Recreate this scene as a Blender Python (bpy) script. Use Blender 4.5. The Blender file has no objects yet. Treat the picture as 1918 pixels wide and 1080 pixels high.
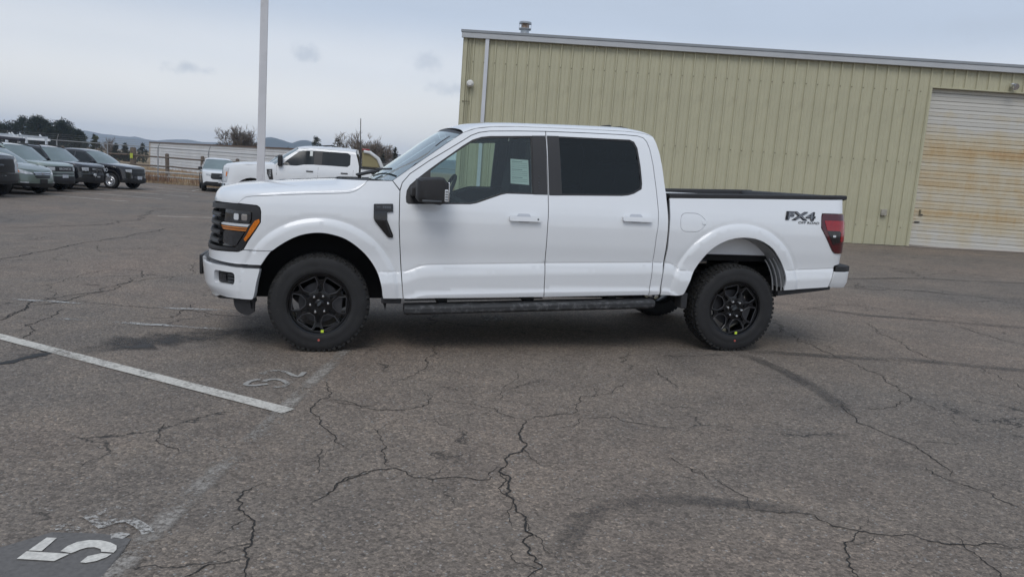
import bpy, bmesh, math, random
import numpy as np
from mathutils import Vector, Matrix
from mathutils.geometry import delaunay_2d_cdt

scene = bpy.context.scene
# ------------------------------------------------------------------ camera
cam_data = bpy.data.cameras.new('camera')
cam = bpy.data.objects.new('camera', cam_data)
scene.collection.objects.link(cam)
scene.camera = cam
cam_data.sensor_width = 36.0
cam_data.lens = 36.0 * 1400.0 / 1918.0
cam_data.clip_start = 0.1
cam_data.clip_end = 20000.0
_M = np.array([[0.99731285, 0.07326031, 0.0], [0.01072574, -0.14601246, 0.98922461], [0.07247091, -0.98656641, -0.14640587]])
_c = [_M @ np.array(v) for v in ((1, 0, 0), (0, -1, 0), (0, 0, -1))]
cam.matrix_world = Matrix([[_c[0][i], _c[1][i], _c[2][i], (0, 0, 1.519)[i]] for i in range(3)] + [[0, 0, 0, 1]])
# ------------------------------------------------------------------ sky and sun
SUN_EL, SUN_AZ = math.radians(50), math.radians(190)   # azimuth clockwise from +Y
world = bpy.data.worlds.new('World')
scene.world = world
world.use_nodes = True
wt = world.node_tree
for n in list(wt.nodes):
    wt.nodes.remove(n)
def WN(t, **k):
    n = wt.nodes.new(t)
    for a, b in k.items():
        setattr(n, a, b)
    return n
w_out = WN('ShaderNodeOutputWorld')
w_bg = WN('ShaderNodeBackground')
w_bg.inputs['Strength'].default_value = 0.1
w_sky = WN('ShaderNodeTexSky', sky_type='NISHITA')
w_sky.sun_disc = False
w_sky.sun_elevation = SUN_EL
w_sky.sun_rotation = SUN_AZ
w_sky.dust_density = 2.0
w_tc = WN('ShaderNodeTexCoord')
w_sep = WN('ShaderNodeSeparateXYZ')
wt.links.new(w_tc.outputs['Generated'], w_sep.inputs[0])
w_ramp = WN('ShaderNodeValToRGB')
w_ramp.color_ramp.interpolation = 'EASE'
cr = w_ramp.color_ramp
cr.elements[0].position = 0.0
cr.elements[0].color = (9.1, 8.95, 8.85, 1)
cr.elements[1].position = 1.0
cr.elements[1].color = (4.9, 5.7, 6.9, 1)
for p_, c_ in ((0.07, (9.0, 9.0, 9.0)), (0.125, (7.9, 8.2, 8.7)), (0.20, (5.5, 6.25, 7.45)), (0.36, (4.9, 5.7, 7.0))):
    e = cr.elements.new(p_); e.color = (*c_, 1)
wt.links.new(w_sep.outputs['Z'], w_ramp.inputs[0])
# soft streaks of thin cloud
w_map = WN('ShaderNodeMapping')
w_map.inputs['Scale'].default_value = (2.2, 2.2, 7.0)
wt.links.new(w_tc.outputs['Generated'], w_map.inputs[0])
w_n1 = WN('ShaderNodeTexNoise')
w_n1.inputs['Scale'].default_value = 1.3
w_n1.inputs['Detail'].default_value = 5.0
w_n1.inputs['Distortion'].default_value = 0.4
wt.links.new(w_map.outputs[0], w_n1.inputs['Vector'])
w_r1 = WN('ShaderNodeMapRange')
for i, v in zip(('From Min', 'From Max', 'To Min', 'To Max'), (0.3, 0.75, 0.95, 1.04)):
    w_r1.inputs[i].default_value = v
wt.links.new(w_n1.outputs['Fac'], w_r1.inputs[0])
# a few small separate grey puffs
w_n2 = WN('ShaderNodeTexNoise')
w_n2.inputs['Scale'].default_value = 42.0
w_n2.inputs['Detail'].default_value = 6.0
w_n2.inputs['Roughness'].default_value = 0.62
wt.links.new(w_tc.outputs['Generated'], w_n2.inputs['Vector'])
w_ctr = WN('ShaderNodeVectorMath', operation='SUBTRACT')
w_ctr.inputs[1].default_value = (.5, .5, .5)
wt.links.new(w_n2.outputs['Color'], w_ctr.inputs[0])
w_fac = None
for d, sx, sz, k in (((-.3995, .9114, .0988), .034, .0075, .62), ((-.2792, .9509, .1333), .020, .012, .62), ((-.1288, .9824, .1352), .024, .013, .5), ((-.1000, .9890, .1060), .030, .010, .5), ((.4891, .85, .1957), .06, .016, .25), ((-.86, .45, .12), .06, .012, .5), ((.8, -.5, .2), .08, .02, .4), ((-.4, -.88, .16), .07, .015, .45), ((.1, -.97, .24), .09, .02, .3)):
    v1 = WN('ShaderNodeVectorMath', operation='SUBTRACT')
    wt.links.new(w_tc.outputs['Generated'], v1.inputs[0]); v1.inputs[1].default_value = d
    v2 = WN('ShaderNodeVectorMath', operation='MULTIPLY')
    wt.links.new(v1.outputs[0], v2.inputs[0]); v2.inputs[1].default_value = (1 / sx, 1 / sx, 1 / sz)
    v3 = WN('ShaderNodeVectorMath', operation='MULTIPLY_ADD')
    wt.links.new(w_ctr.outputs[0], v3.inputs[0]); v3.inputs[1].default_value = (2.6, 2.6, 2.6); wt.links.new(v2.outputs[0], v3.inputs[2])
    v4 = WN('ShaderNodeVectorMath', operation='LENGTH'); wt.links.new(v3.outputs[0], v4.inputs[0])
    mr = WN('ShaderNodeMapRange', interpolation_type='SMOOTHSTEP'); wt.links.new(v4.outputs['Value'], mr.inputs[0])
    for i, v in zip(('From Min', 'From Max', 'To Min', 'To Max'), (0.1, 1.25, k, 0.0)):
        mr.inputs[i].default_value = v
    if w_fac is None: w_fac = mr.outputs[0]
    else:
        mx = WN('ShaderNodeMath', operation='MAXIMUM'); wt.links.new(w_fac, mx.inputs[0]); wt.links.new(mr.outputs[0], mx.inputs[1]); w_fac = mx.outputs[0]
w_mul = WN('ShaderNodeVectorMath', operation='SCALE')
wt.links.new(w_ramp.outputs[0], w_mul.inputs[0])
wt.links.new(w_r1.outputs[0], w_mul.inputs['Scale'])
w_mixp = WN('ShaderNodeMix', data_type='RGBA')
w_mixp.inputs[7].default_value = (4.9, 5.4, 6.3, 1)
wt.links.new(w_fac, w_mixp.inputs[0])
wt.links.new(w_mul.outputs[0], w_mixp.inputs[6])
w_mix = WN('ShaderNodeMix', data_type='RGBA')
w_mix.inputs[0].default_value = 0.86
wt.links.new(w_sky.outputs[0], w_mix.inputs[6])
wt.links.new(w_mixp.outputs[2], w_mix.inputs[7])
wt.links.new(w_mix.outputs[2], w_bg.inputs[0])
wt.links.new(w_bg.outputs[0], w_out.inputs[0])
sun_data = bpy.data.lights.new('sun', 'SUN')
sun_data.energy = 1.15
sun_data.angle = math.radians(30)
sun_data.color = (1.0, 0.97, 0.93)
sun = bpy.data.objects.new('sun', sun_data)
scene.collection.objects.link(sun)
sun.rotation_euler = (math.pi / 2 - SUN_EL, 0, math.pi - SUN_AZ)
vs = scene.view_settings
vs.view_transform = 'Standard'
vs.look = 'None'
vs.exposure = 0.1
vs.gamma = 1.0
vs.use_curve_mapping = False
scene.cycles.use_denoising = True
scene.cycles.max_bounces = 10
scene.cycles.volume_bounces = 2
scene.cycles.transparent_max_bounces = 16
scene.cycles.sample_clamp_indirect = 6.0

rnd = random.Random(7)
PI = math.pi
COL = scene.collection

# ------------------------------------------------------------------ materials
MATS = {}
def mat(name, col, rough=0.5, metal=0.0, coat=0.0, spec=0.5, var=0.0, vscale=3.0, bump=0.0, bscale=40.0, rvar=0.0, emit=None, coat_rough=0.04, dirt=None):
    """Principled material; var = how far the colour wanders with a noise, bump = fine relief."""
    if name in MATS:
        return MATS[name]
    m = bpy.data.materials.new(name)
    m.use_nodes = True
    t = m.node_tree
    b = t.nodes['Principled BSDF']
    b.inputs['Base Color'].default_value = (*col, 1)
    b.inputs['Roughness'].default_value = rough
    b.inputs['Metallic'].default_value = metal
    b.inputs['Coat Weight'].default_value = coat
    b.inputs['Coat Roughness'].default_value = coat_rough
    b.inputs['Specular IOR Level'].default_value = spec
    if emit:
        b.inputs['Emission Color'].default_value = (*emit[:3], 1)
        b.inputs['Emission Strength'].default_value = emit[3]
    if var or bump or rvar or dirt:
        tc = t.nodes.new('ShaderNodeTexCoord')
        n = t.nodes.new('ShaderNodeTexNoise')
        n.inputs['Scale'].default_value = vscale
        n.inputs['Detail'].default_value = 6
        t.links.new(tc.outputs['Object'], n.inputs['Vector'])
        base = None
        if var:
            r = t.nodes.new('ShaderNodeValToRGB')
            r.color_ramp.elements[0].position = 0.3
            r.color_ramp.elements[1].position = 0.7
            r.color_ramp.elements[0].color = (*[c * (1 - var) for c in col], 1)
            r.color_ramp.elements[1].color = (*[min(1, c * (1 + var)) for c in col], 1)
            t.links.new(n.outputs['Fac'], r.inputs[0])
            base = r.outputs[0]
        if dirt:
            n2 = t.nodes.new('ShaderNodeTexNoise')
            n2.inputs['Scale'].default_value = dirt[1]
            n2.inputs['Detail'].default_value = 8
            n2.inputs['Roughness'].default_value = 0.65
            t.links.new(tc.outputs['Object'], n2.inputs['Vector'])
            mr = t.nodes.new('ShaderNodeMapRange')
            mr.inputs['From Min'].default_value = dirt[2]
            mr.inputs['From Max'].default_value = dirt[2] + 0.2
            mr.inputs['To Max'].default_value = dirt[3]
            t.links.new(n2.outputs['Fac'], mr.inputs[0])
            mx = t.nodes.new('ShaderNodeMix'); mx.data_type = 'RGBA'
            t.links.new(mr.outputs[0], mx.inputs[0])
            if base: t.links.new(base, mx.inputs[6])
            else: mx.inputs[6].default_value = (*col, 1)
            mx.inputs[7].default_value = (*dirt[0], 1)
            base = mx.outputs[2]
        if base:
            t.links.new(base, b.inputs['Base Color'])
        if rvar:
            r2 = t.nodes.new('ShaderNodeMapRange')
            r2.inputs['To Min'].default_value = max(0.02, rough - rvar)
            r2.inputs['To Max'].default_value = min(1, rough + rvar)
            t.links.new(n.outputs['Fac'], r2.inputs[0])
            t.links.new(r2.outputs[0], b.inputs['Roughness'])
        if bump:
            n3 = t.nodes.new('ShaderNodeTexNoise')
            n3.inputs['Scale'].default_value = bscale
            n3.inputs['Detail'].default_value = 4
            t.links.new(tc.outputs['Object'], n3.inputs['Vector'])
            bp = t.nodes.new('ShaderNodeBump')
            bp.inputs['Strength'].default_value = bump
            bp.inputs['Distance'].default_value = 0.01
            t.links.new(n3.outputs['Fac'], bp.inputs['Height'])
            t.links.new(bp.outputs[0], b.inputs['Normal'])
    MATS[name] = m
    return m

def glass(name, tint, spec_rough=0.02, fres=1.45, add=0.0):
    """thin car glass: tinted see-through sheet with a clear-coat reflection"""
    m = bpy.data.materials.new(name)
    m.use_nodes = True
    t = m.node_tree
    t.nodes.clear()
    o = t.nodes.new('ShaderNodeOutputMaterial')
    tr = t.nodes.new('ShaderNodeBsdfTransparent')
    tr.inputs[0].default_value = (*tint, 1)
    g = t.nodes.new('ShaderNodeBsdfGlossy')
    g.inputs['Roughness'].default_value = spec_rough
    g.inputs['Color'].default_value = (.93, 1, .99, 1)
    fr = t.nodes.new('ShaderNodeFresnel')
    fr.inputs['IOR'].default_value = fres
    mx = t.nodes.new('ShaderNodeMixShader')
    ad = t.nodes.new('ShaderNodeMath'); ad.operation = 'ADD'; ad.use_clamp = True; ad.inputs[1].default_value = add
    t.links.new(fr.outputs[0], ad.inputs[0])
    t.links.new(ad.outputs[0], mx.inputs[0])
    t.links.new(tr.outputs[0], mx.inputs[1])
    t.links.new(g.outputs[0], mx.inputs[2])
    t.links.new(mx.outputs[0], o.inputs[0])
    MATS[name] = m
    return m

# ------------------------------------------------------------------ mesh helpers
def link(o, parent=None, loc=None, rot=None):
    COL.objects.link(o)
    if parent:
        o.parent = parent
    if loc is not None:
        o.location = loc
    if rot is not None:
        o.rotation_euler = rot
    return o

def tag(o, label=None, cat=None, group=None, kind=None):
    if label: o['label'] = label
    if cat: o['category'] = cat
    if group: o['group'] = group
    if kind: o['kind'] = kind
    return o

def empty(name, loc=(0, 0, 0), rot=(0, 0, 0), parent=None):
    o = bpy.data.objects.new(name, None)
    o.empty_display_size = 0.2
    return link(o, parent, loc, rot)

class MB:
    """collects shapes for ONE mesh object"""
    def __init__(s):
        s.v = []; s.f = []
    def add(s, v, f):
        k = len(s.v)
        s.v.extend([tuple(p) for p in v])
        s.f.extend([tuple(i + k for i in q) for q in f])
        return s
    def box(s, c, size, rot=None):
        x, y, z = (a / 2 for a in size)
        P = [Vector(p) for p in ((-x, -y, -z), (x, -y, -z), (x, y, -z), (-x, y, -z), (-x, -y, z), (x, -y, z), (x, y, z), (-x, y, z))]
        if rot is not None:
            R = rot if isinstance(rot, Matrix) else Matrix.Rotation(rot[2], 3, 'Z') @ Matrix.Rotation(rot[1], 3, 'Y') @ Matrix.Rotation(rot[0], 3, 'X')
            P = [R @ p for p in P]
        c = Vector(c)
        return s.add([p + c for p in P], [(0, 3, 2, 1), (4, 5, 6, 7), (0, 1, 5, 4), (1, 2, 6, 5), (2, 3, 7, 6), (3, 0, 4, 7)])
    def tube(s, pts, r, n=8, cap=True):
        pts = [Vector(p) for p in pts]
        rs = r if isinstance(r, (list, tuple)) else [r] * len(pts)
        V = []; F = []
        up = None
        for i, p in enumerate(pts):
            d = (pts[min(i + 1, len(pts) - 1)] - pts[max(i - 1, 0)]).normalized()
            if up is None:
                up = d.orthogonal().normalized()
            a = (up - d * up.dot(d))
            a = a.normalized() if a.length > 1e-6 else d.orthogonal().normalized()
            up = a
            b = d.cross(a)
            for k in range(n):
                t = 2 * PI * k / n
                V.append(p + (a * math.cos(t) + b * math.sin(t)) * rs[i])
        for i in range(len(pts) - 1):
            for k in range(n):
                F.append((i * n + k, i * n + (k + 1) % n, (i + 1) * n + (k + 1) % n, (i + 1) * n + k))
        if cap:
            F.append(tuple(reversed(range(n))))
            F.append(tuple(range((len(pts) - 1) * n, len(pts) * n)))
        return s.add(V, F)
    def lathe(s, prof, n=32, axis='Z', c=(0, 0, 0), closed=False):
        """prof: (radius, height) pairs turned about an axis"""
        V = []; F = []
        for k in range(n):
            t = 2 * PI * k / n
            for r, h in prof:
                q = (r * math.cos(t), r * math.sin(t), h)
                if axis == 'Y': q = (q[0], q[2], q[1])
                elif axis == 'X': q = (q[2], q[0], q[1])
                V.append((q[0] + c[0], q[1] + c[1], q[2] + c[2]))
        m = len(prof)
        rng = range(m) if closed else range(m - 1)
        for k in range(n):
            for i in rng:
                a, b = k * m + i, k * m + (i + 1) % m
                c2, d = ((k + 1) % n) * m + (i + 1) % m, ((k + 1) % n) * m + i
                F.append((a, b, c2, d) if axis == 'Y' else (a, d, c2, b))
        return s.add(V, F)
    def prism(s, poly, a, b, plane='XZ'):
        """polygon in a plane, from depth a to depth b"""
        def q(p, d):
            if plane == 'XZ': return (p[0], d, p[1])
            if plane == 'YZ': return (d, p[0], p[1])
            return (p[0], p[1], d)
        n = len(poly)
        V = [q(p, a) for p in poly] + [q(p, b) for p in poly]
        F = [tuple(range(n)), tuple(reversed(range(n, 2 * n)))] + [(i, i + n, (i + 1) % n + n, (i + 1) % n) for i in range(n)]
        return s.add(V, F)
    def mesh(s, name, smooth=None, fix=True):
        me = bpy.data.meshes.new(name)
        me.from_pydata(s.v, [], s.f)
        if fix:
            bm = bmesh.new(); bm.from_mesh(me)
            bmesh.ops.recalc_face_normals(bm, faces=bm.faces)
            bm.to_mesh(me); bm.free()
        if smooth:
            me.polygons.foreach_set('use_smooth', [True] * len(me.polygons))
            me.set_sharp_from_angle(angle=math.radians(smooth))
        return me
    def build(s, name, m, parent=None, smooth=40, bevel=0, loc=None, rot=None, fix=True):
        me = s.mesh(name, smooth, fix)
        me.materials.append(m)
        o = link(bpy.data.objects.new(name, me), parent, loc, rot)
        if bevel:
            bv = o.modifiers.new('bevel', 'BEVEL')
            bv.width = bevel; bv.segments = 2; bv.limit_method = 'ANGLE'; bv.angle_limit = math.radians(35)
            bv.harden_normals = False
        return o

def inst(src, parent=None, loc=None, rot=None):
    c = src.copy()
    COL.objects.link(c)
    c.parent = parent
    if loc is not None: c.location = loc
    if rot is not None: c.rotation_euler = rot
    return c

def copy_tree(o, parent=None):
    c = o.copy()
    COL.objects.link(c)
    c.parent = parent
    for ch in list(o.children):
        copy_tree(ch, c)
    return c

def text(name, body, size, m, parent, loc, rot, extrude=0.002, shear=0.0, sx=1.0, align='CENTER', bevel=0.0):
    cu = bpy.data.curves.new(name, 'FONT')
    cu.body = body
    cu.size = size
    cu.extrude = extrude
    cu.shear = shear
    cu.align_x = align
    cu.align_y = 'CENTER'
    cu.bevel_depth = bevel
    cu.resolution_u = 4
    cu.materials.append(m)
    tmp = bpy.data.objects.new(name, cu)
    me = bpy.data.meshes.new_from_object(tmp)
    bpy.data.objects.remove(tmp)
    me.name = name
    if not me.materials: me.materials.append(m)
    o = link(bpy.data.objects.new(name, me), parent, loc, rot)
    o.scale = (sx, 1, 1)
    return o

def crm(pts, n=6):
    """Catmull-Rom through points"""
    P = [np.array(p, float) for p in pts]
    P = [2 * P[0] - P[1]] + P + [2 * P[-1] - P[-2]]
    out = []
    for i in range(1, len(P) - 2):
        for k in range(n):
            t = k / n
            a, b, c, d = P[i - 1:i + 3]
            out.append(tuple(.5 * ((2 * b) + (c - a) * t + (2 * a - 5 * b + 4 * c - d) * t * t + (3 * b - a - 3 * c + d) * t ** 3)))
    out.append(tuple(P[-2]))
    return out

def rrect(x0, x1, z0, z1, r, n=4):
    out = []
    for cx, cz, a0 in ((x1 - r, z1 - r, 0), (x0 + r, z1 - r, 90), (x0 + r, z0 + r, 180), (x1 - r, z0 + r, 270)):
        for k in range(n + 1):
            a = math.radians(a0 + 90 * k / n)
            out.append((cx + r * math.cos(a), cz + r * math.sin(a)))
    return out

def rnd_poly(poly, r, n=4):
    """round the corners of a polygon"""
    out = []
    P = [np.array(p, float) for p in poly]
    for i in range(len(P)):
        a, b, c = P[i - 1], P[i], P[(i + 1) % len(P)]
        la, lc = np.linalg.norm(a - b), np.linalg.norm(c - b)
        k = min(r, .45 * la, .45 * lc)
        p, q = b + (a - b) / la * k, b + (c - b) / lc * k
        for j in range(n + 1):
            t = j / n
            out.append(tuple((1 - t) ** 2 * p + 2 * t * (1 - t) * b + t * t * q))
    return out

def inset(poly, d):
    P = np.array(poly, float)
    A = .5 * np.sum(P[:, 0] * np.roll(P[:, 1], -1) - np.roll(P[:, 0], -1) * P[:, 1])
    sgn = 1 if A > 0 else -1
    e1 = P - np.roll(P, 1, 0); e2 = np.roll(P, -1, 0) - P
    e1 /= np.linalg.norm(e1, axis=1)[:, None] + 1e-12; e2 /= np.linalg.norm(e2, axis=1)[:, None] + 1e-12
    n1 = np.stack([-e1[:, 1], e1[:, 0]], 1); n2 = np.stack([-e2[:, 1], e2[:, 0]], 1)
    n = n1 + n2
    l = np.linalg.norm(n, axis=1)[:, None] + 1e-9
    n = n / l
    k = 1 / np.maximum(.5, np.sum(n * n1, 1))[:, None]
    return [tuple(p) for p in P + sgn * n * d * k]

def inpoly(pts, poly):
    pts = np.asarray(pts); poly = np.asarray(poly)
    x, y = pts[:, 0], pts[:, 1]
    r = np.zeros(len(pts), bool)
    j = len(poly) - 1
    for i in range(len(poly)):
        xi, yi = poly[i]; xj, yj = poly[j]
        c = ((yi > y) != (yj > y)) & (x < (xj - xi) * (y - yi) / (yj - yi + 1e-15) + xi)
        r ^= c
        j = i
    return r

def dens(poly, res):
    out = []
    for i in range(len(poly)):
        a, b = np.array(poly[i], float), np.array(poly[(i + 1) % len(poly)], float)
        k = max(1, int(math.ceil(np.linalg.norm(b - a) / res)))
        for j in range(k):
            out.append(tuple(a + (b - a) * j / k))
    return out

def cdt(outline, holes, res, feats=()):
    """triangulate a 2D outline with holes on a grid of spacing res"""
    loops = [dens(outline, res)] + [dens(h, res) for h in holes]
    pts = []; edges = []
    for lp in loops:
        k = len(pts)
        pts += lp
        edges += [(k + i, k + (i + 1) % len(lp)) for i in range(len(lp))]
    nb = len(pts)
    O = np.array(outline)
    lo, hi = O.min(0), O.max(0)
    g = []
    iz = 0
    z = lo[1] + res * .5
    while z < hi[1]:
        x = lo[0] + (res * .5 if iz % 2 else 0)
        while x < hi[0]:
            g.append((x, z)); x += res
        z += res * .87; iz += 1
    fe = np.array(feats) if len(feats) else None
    if fe is not None and g:
        g0 = np.array(g)
        ok = np.array([np.min(np.hypot(fe[:, 0] - p[0], fe[:, 1] - p[1])) > res * .55 for p in g0])
        g = g0[ok].tolist()
    g = list(g) + [tuple(p) for p in feats]
    if g:
        g = np.array(g)
        ok = inpoly(g, outline)
        for h in holes: ok &= ~inpoly(g, h)
        g = g[ok]
        B = np.array(pts)
        keep = []
        for p in g:
            if np.min(np.abs(B - p).max(1)) > res * .3: keep.append(tuple(p))
        pts += keep
    r = delaunay_2d_cdt([Vector(p) for p in pts], edges, [], 0, 1e-6)
    V = np.array([(p.x, p.y) for p in r[0]])
    T = np.array([(t[0], t[i], t[i + 1]) for t in r[2] for i in range(1, len(t) - 1)])
    cen = V[T].mean(1)
    ok = inpoly(cen, outline)
    for h in holes: ok &= ~inpoly(cen, h)
    return V, T[ok], loops

def pchip(xs, ys):
    xs = np.array(xs, float); ys = np.array(ys, float)
    h = np.diff(xs); d = np.diff(ys) / h
    m = np.zeros(len(xs))
    m[0], m[-1] = d[0], d[-1]
    for i in range(1, len(xs) - 1):
        if d[i - 1] * d[i] > 0:
            w1, w2 = 2 * h[i] + h[i - 1], h[i] + 2 * h[i - 1]
            m[i] = (w1 + w2) / (w1 / d[i - 1] + w2 / d[i])
    def f(x):
        x = np.clip(np.asarray(x, float), xs[0], xs[-1])
        i = np.clip(np.searchsorted(xs, x) - 1, 0, len(xs) - 2)
        t = (x - xs[i]) / h[i]
        return ((1 + 2 * t) * (1 - t) ** 2 * ys[i] + t * (1 - t) ** 2 * h[i] * m[i] + t * t * (3 - 2 * t) * ys[i + 1] + t * t * (t - 1) * h[i] * m[i + 1])
    return f

def sstep(t):
    t = np.clip(t, 0, 1)
    return t * t * (3 - 2 * t)

class Veh:
    """A vehicle skin: a coordinate u runs round the plan outline from the middle of the nose (most negative u)
    along the driver side (there u equals x) to the middle of the tail; z is height.  Panels are cut from it."""
    def __init__(s, root, hw, xs, lf, n2, xr, lr, n3, prof, lean, rlean, extra=None):
        s.root = root
        a = np.linspace(PI / 2, 0, 400)
        fx, fy = xs - lf * np.sin(a), -hw * np.cos(a) ** (2 / n2)
        b = np.linspace(0, PI / 2, 400)
        rx, ry = xr + lr * np.sin(b), -hw * np.cos(b) ** (2 / n3)
        m = np.linspace(xs, xr, 60)[1:-1]
        X = np.concatenate([fx, m, rx]); Y = np.concatenate([fy, np.full(len(m), -hw), ry])
        u = np.concatenate([[0], np.cumsum(np.hypot(np.diff(X), np.diff(Y)))])
        u = u - u[399] + xs
        tx, ty = np.gradient(X, u), np.gradient(Y, u)
        l = np.hypot(tx, ty)
        s.u, s.X, s.Y, s.NX, s.NY = u, X, Y, ty / l, -tx / l
        s.uf, s.ur = u[0], u[-1]
        s.hw = hw; s.xs = xs; s.xr = xr
        s.prof = pchip(*prof); s.lean = pchip(*lean); s.rlean = pchip(*rlean)
        s.wf = (xs - .1, .5); s.extra = extra
    def P(s, U, Z, e=0.0):
        U = np.asarray(U, float); Z = np.asarray(Z, float)
        x, y = np.interp(U, s.u, s.X), np.interp(U, s.u, s.Y)
        nx, ny = np.interp(U, s.u, s.NX), np.interp(U, s.u, s.NY)
        o = s.prof(Z) - s.hw
        w = sstep((s.wf[0] - U) / s.wf[1])
        o = o * (1 - w) + s.lean(Z) * w
        w = sstep((U - s.xr) / .25)
        o = o * (1 - w) + s.rlean(Z) * w
        if s.extra is not None:
            o = o + s.extra(U, Z)
        o = o + e
        return np.stack([x + nx * o, y + ny * o, Z], -1)
    def N(s, U, Z, e=0.0):
        h = .004
        a = s.P(U + h, Z, e) - s.P(U - h, Z, e)
        b = s.P(U, Z + h, e) - s.P(U, Z - h, e)
        n = np.cross(a, b)
        return n / (np.linalg.norm(n, axis=-1)[..., None] + 1e-12)
    def panel(s, name, outline, m, holes=(), e=0.0, res=.04, flange=.02, gap=0.0, feats=(), mirror=True, parent=None, near=True, taper=0.0):
        parent = parent if parent is not None else s.root
        if gap:
            outline = inset(outline, gap)
        V, T, loops = cdt(outline, list(holes), res, feats)
        U, Z = V[:, 0], V[:, 1]
        P = s.P(U, Z, e); N = s.N(U, Z, e)
        # orient
        t0 = T[0]
        out = []
        VV = P.tolist(); NN = N.tolist()
        tri = np.array(T)
        fn = np.cross(P[tri[:, 1]] - P[tri[:, 0]], P[tri[:, 2]] - P[tri[:, 0]])
        flip = np.sum(fn * N[tri[:, 0]], 1) < 0
        F = [tuple(t[::-1]) if fl else tuple(t) for t, fl in zip(tri.tolist(), flip)]
        if flange:
            for li, lp in enumerate(loops):
                L = np.array(lp)
                nrm2 = np.roll(L, -1, 0) - np.roll(L, 1, 0)
                nrm2 = np.stack([nrm2[:, 1], -nrm2[:, 0]], 1)
                A = .5 * np.sum(L[:, 0] * np.roll(L[:, 1], -1) - np.roll(L[:, 0], -1) * L[:, 1])
                if (A < 0) != (li > 0): nrm2 = -nrm2
                a = s.P(L[:, 0], L[:, 1], e); b = s.P(L[:, 0], L[:, 1], e - flange)
                q = L + nrm2 / (np.linalg.norm(nrm2, axis=1)[:, None] + 1e-12) * .01
                fnrm = s.P(q[:, 0], q[:, 1], e) - a
                fnrm /= np.linalg.norm(fnrm, axis=1)[:, None] + 1e-12
                k = len(VV)
                VV += a.tolist() + b.tolist(); NN += fnrm.tolist() * 2
                n = len(L)
                for i in range(n):
                    j = (i + 1) % n
                    f = (k + i, k + j, k + n + j, k + n + i)
                    v = np.cross(a[j] - a[i], b[i] - a[i])
                    F.append(f if np.dot(v, fnrm[i]) > 0 else f[::-1])
        objs = []
        for side in ((1, -1) if mirror else ((1,) if near else (-1,))):
            vv = [(p[0], p[1] * side, p[2]) for p in VV]
            ff = F if side == 1 else [q[::-1] for q in F]
            me = bpy.data.meshes.new(name)
            me.from_pydata(vv, [], ff)
            me.materials.append(m)
            me.polygons.foreach_set('use_smooth', [True] * len(me.polygons))
            if flange: me.normals_split_custom_set_from_vertices([(q[0], q[1] * side, q[2]) for q in NN])
            objs.append(link(bpy.data.objects.new(name, me), parent))
        return objs
    def strip(s, name, line, w, m, e=0.004, mirror=True, parent=None):
        """raised band along a line on the skin"""
        L = np.array(line, float)
        d = np.gradient(L, axis=0); d /= np.linalg.norm(d, axis=1)[:, None]
        n = np.stack([-d[:, 1], d[:, 0]], 1) * w / 2
        return s.panel(name, [tuple(p) for p in L + n] + [tuple(p) for p in (L - n)[::-1]], m, e=e, res=.05, flange=e + .004, mirror=mirror, parent=parent)

def patch(name, edge, center, m, parent, p=2.0, q=1.0, nw=24, xp=2.0,  thick=0.0, smooth=60):
    """surface across the vehicle from a driver-side edge (x,y,z) to its mirror image; center holds (x,z) on the middle line"""
    E = np.array(edge, float); C = np.array(center, float)
    W = np.sin(np.linspace(-PI / 2, PI / 2, nw + 1))
    V = []; F = []
    for i in range(len(E)):
        for w in W:
            a = abs(w)
            g = 1 - (max(0.0, 1 - a ** p)) ** (1 / q)
            V.append((C[i, 0] + (E[i, 0] - C[i, 0]) * a ** (xp[i] if hasattr(xp, '__len__') else xp), abs(E[i, 1]) * w, C[i, 1] + (E[i, 2] - C[i, 1]) * g))
    n = nw + 1
    for i in range(len(E) - 1):
        for k in range(nw):
            F.append((i * n + k, (i + 1) * n + k, (i + 1) * n + k + 1, i * n + k + 1))
    b = MB().add(V, F)
    o = b.build(name, m, parent, smooth=smooth, fix=False)
    if thick:
        sd = o.modifiers.new('solid', 'SOLIDIFY'); sd.thickness = thick; sd.offset = -1
    return o

# ------------------------------------------------------------------ shared vehicle materials
WHITE = mat('white_paint', (0.76, 0.78, 0.80), 0.38, coat=1.0, var=0.012, vscale=1.5, coat_rough=0.03)
SATIN = mat('satin_black_plastic', (0.018, 0.018, 0.02), 0.45, bump=0.06, bscale=300, rvar=0.06)
TEXBLK = mat('textured_black_plastic', (0.022, 0.022, 0.024), 0.62, bump=0.25, bscale=420, var=0.15, vscale=6)
GLOSSB = mat('gloss_black', (0.006, 0.006, 0.007), 0.16, coat=0.6, rvar=0.04)
RUBBER = mat('tyre_rubber', (0.0155, 0.0155, 0.0165), 0.78, bump=0.2, bscale=120, var=0.2, vscale=9, dirt=((0.045, 0.042, 0.04), 14, 0.56, 0.5))
TREAD = mat('tread_rubber', (0.014, 0.0138, 0.0135), 0.85, bump=0.3, bscale=90, var=0.2, vscale=20, dirt=((0.06, 0.056, 0.05), 30, 0.55, 0.5))
RIMB = mat('black_alloy', (0.004, 0.004, 0.005), 0.24, spec=0.35, coat=0.15, rvar=0.05)
EDGEM = mat('edge_highlight_grey', (0.05, 0.05, 0.055), 0.3, spec=0.6)  # lighter grey that paints the highlights along the spoke edges
CHROME = mat('chrome', (0.75, 0.76, 0.78), 0.12, metal=1.0, rvar=0.05)
STEEL = mat('brake_steel', (0.06, 0.06, 0.065), 0.45, metal=0.6, var=0.2, vscale=12)
DARK = mat('underbody_black', (0.008, 0.008, 0.008), 0.85, var=0.3, vscale=6)
LINER = mat('wheel_liner', (0.012, 0.012, 0.013), 0.9, bump=0.2, bscale=60)
INTER = mat('cabin_trim', (0.035, 0.037, 0.04), 0.7, var=0.15, vscale=8)
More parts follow.
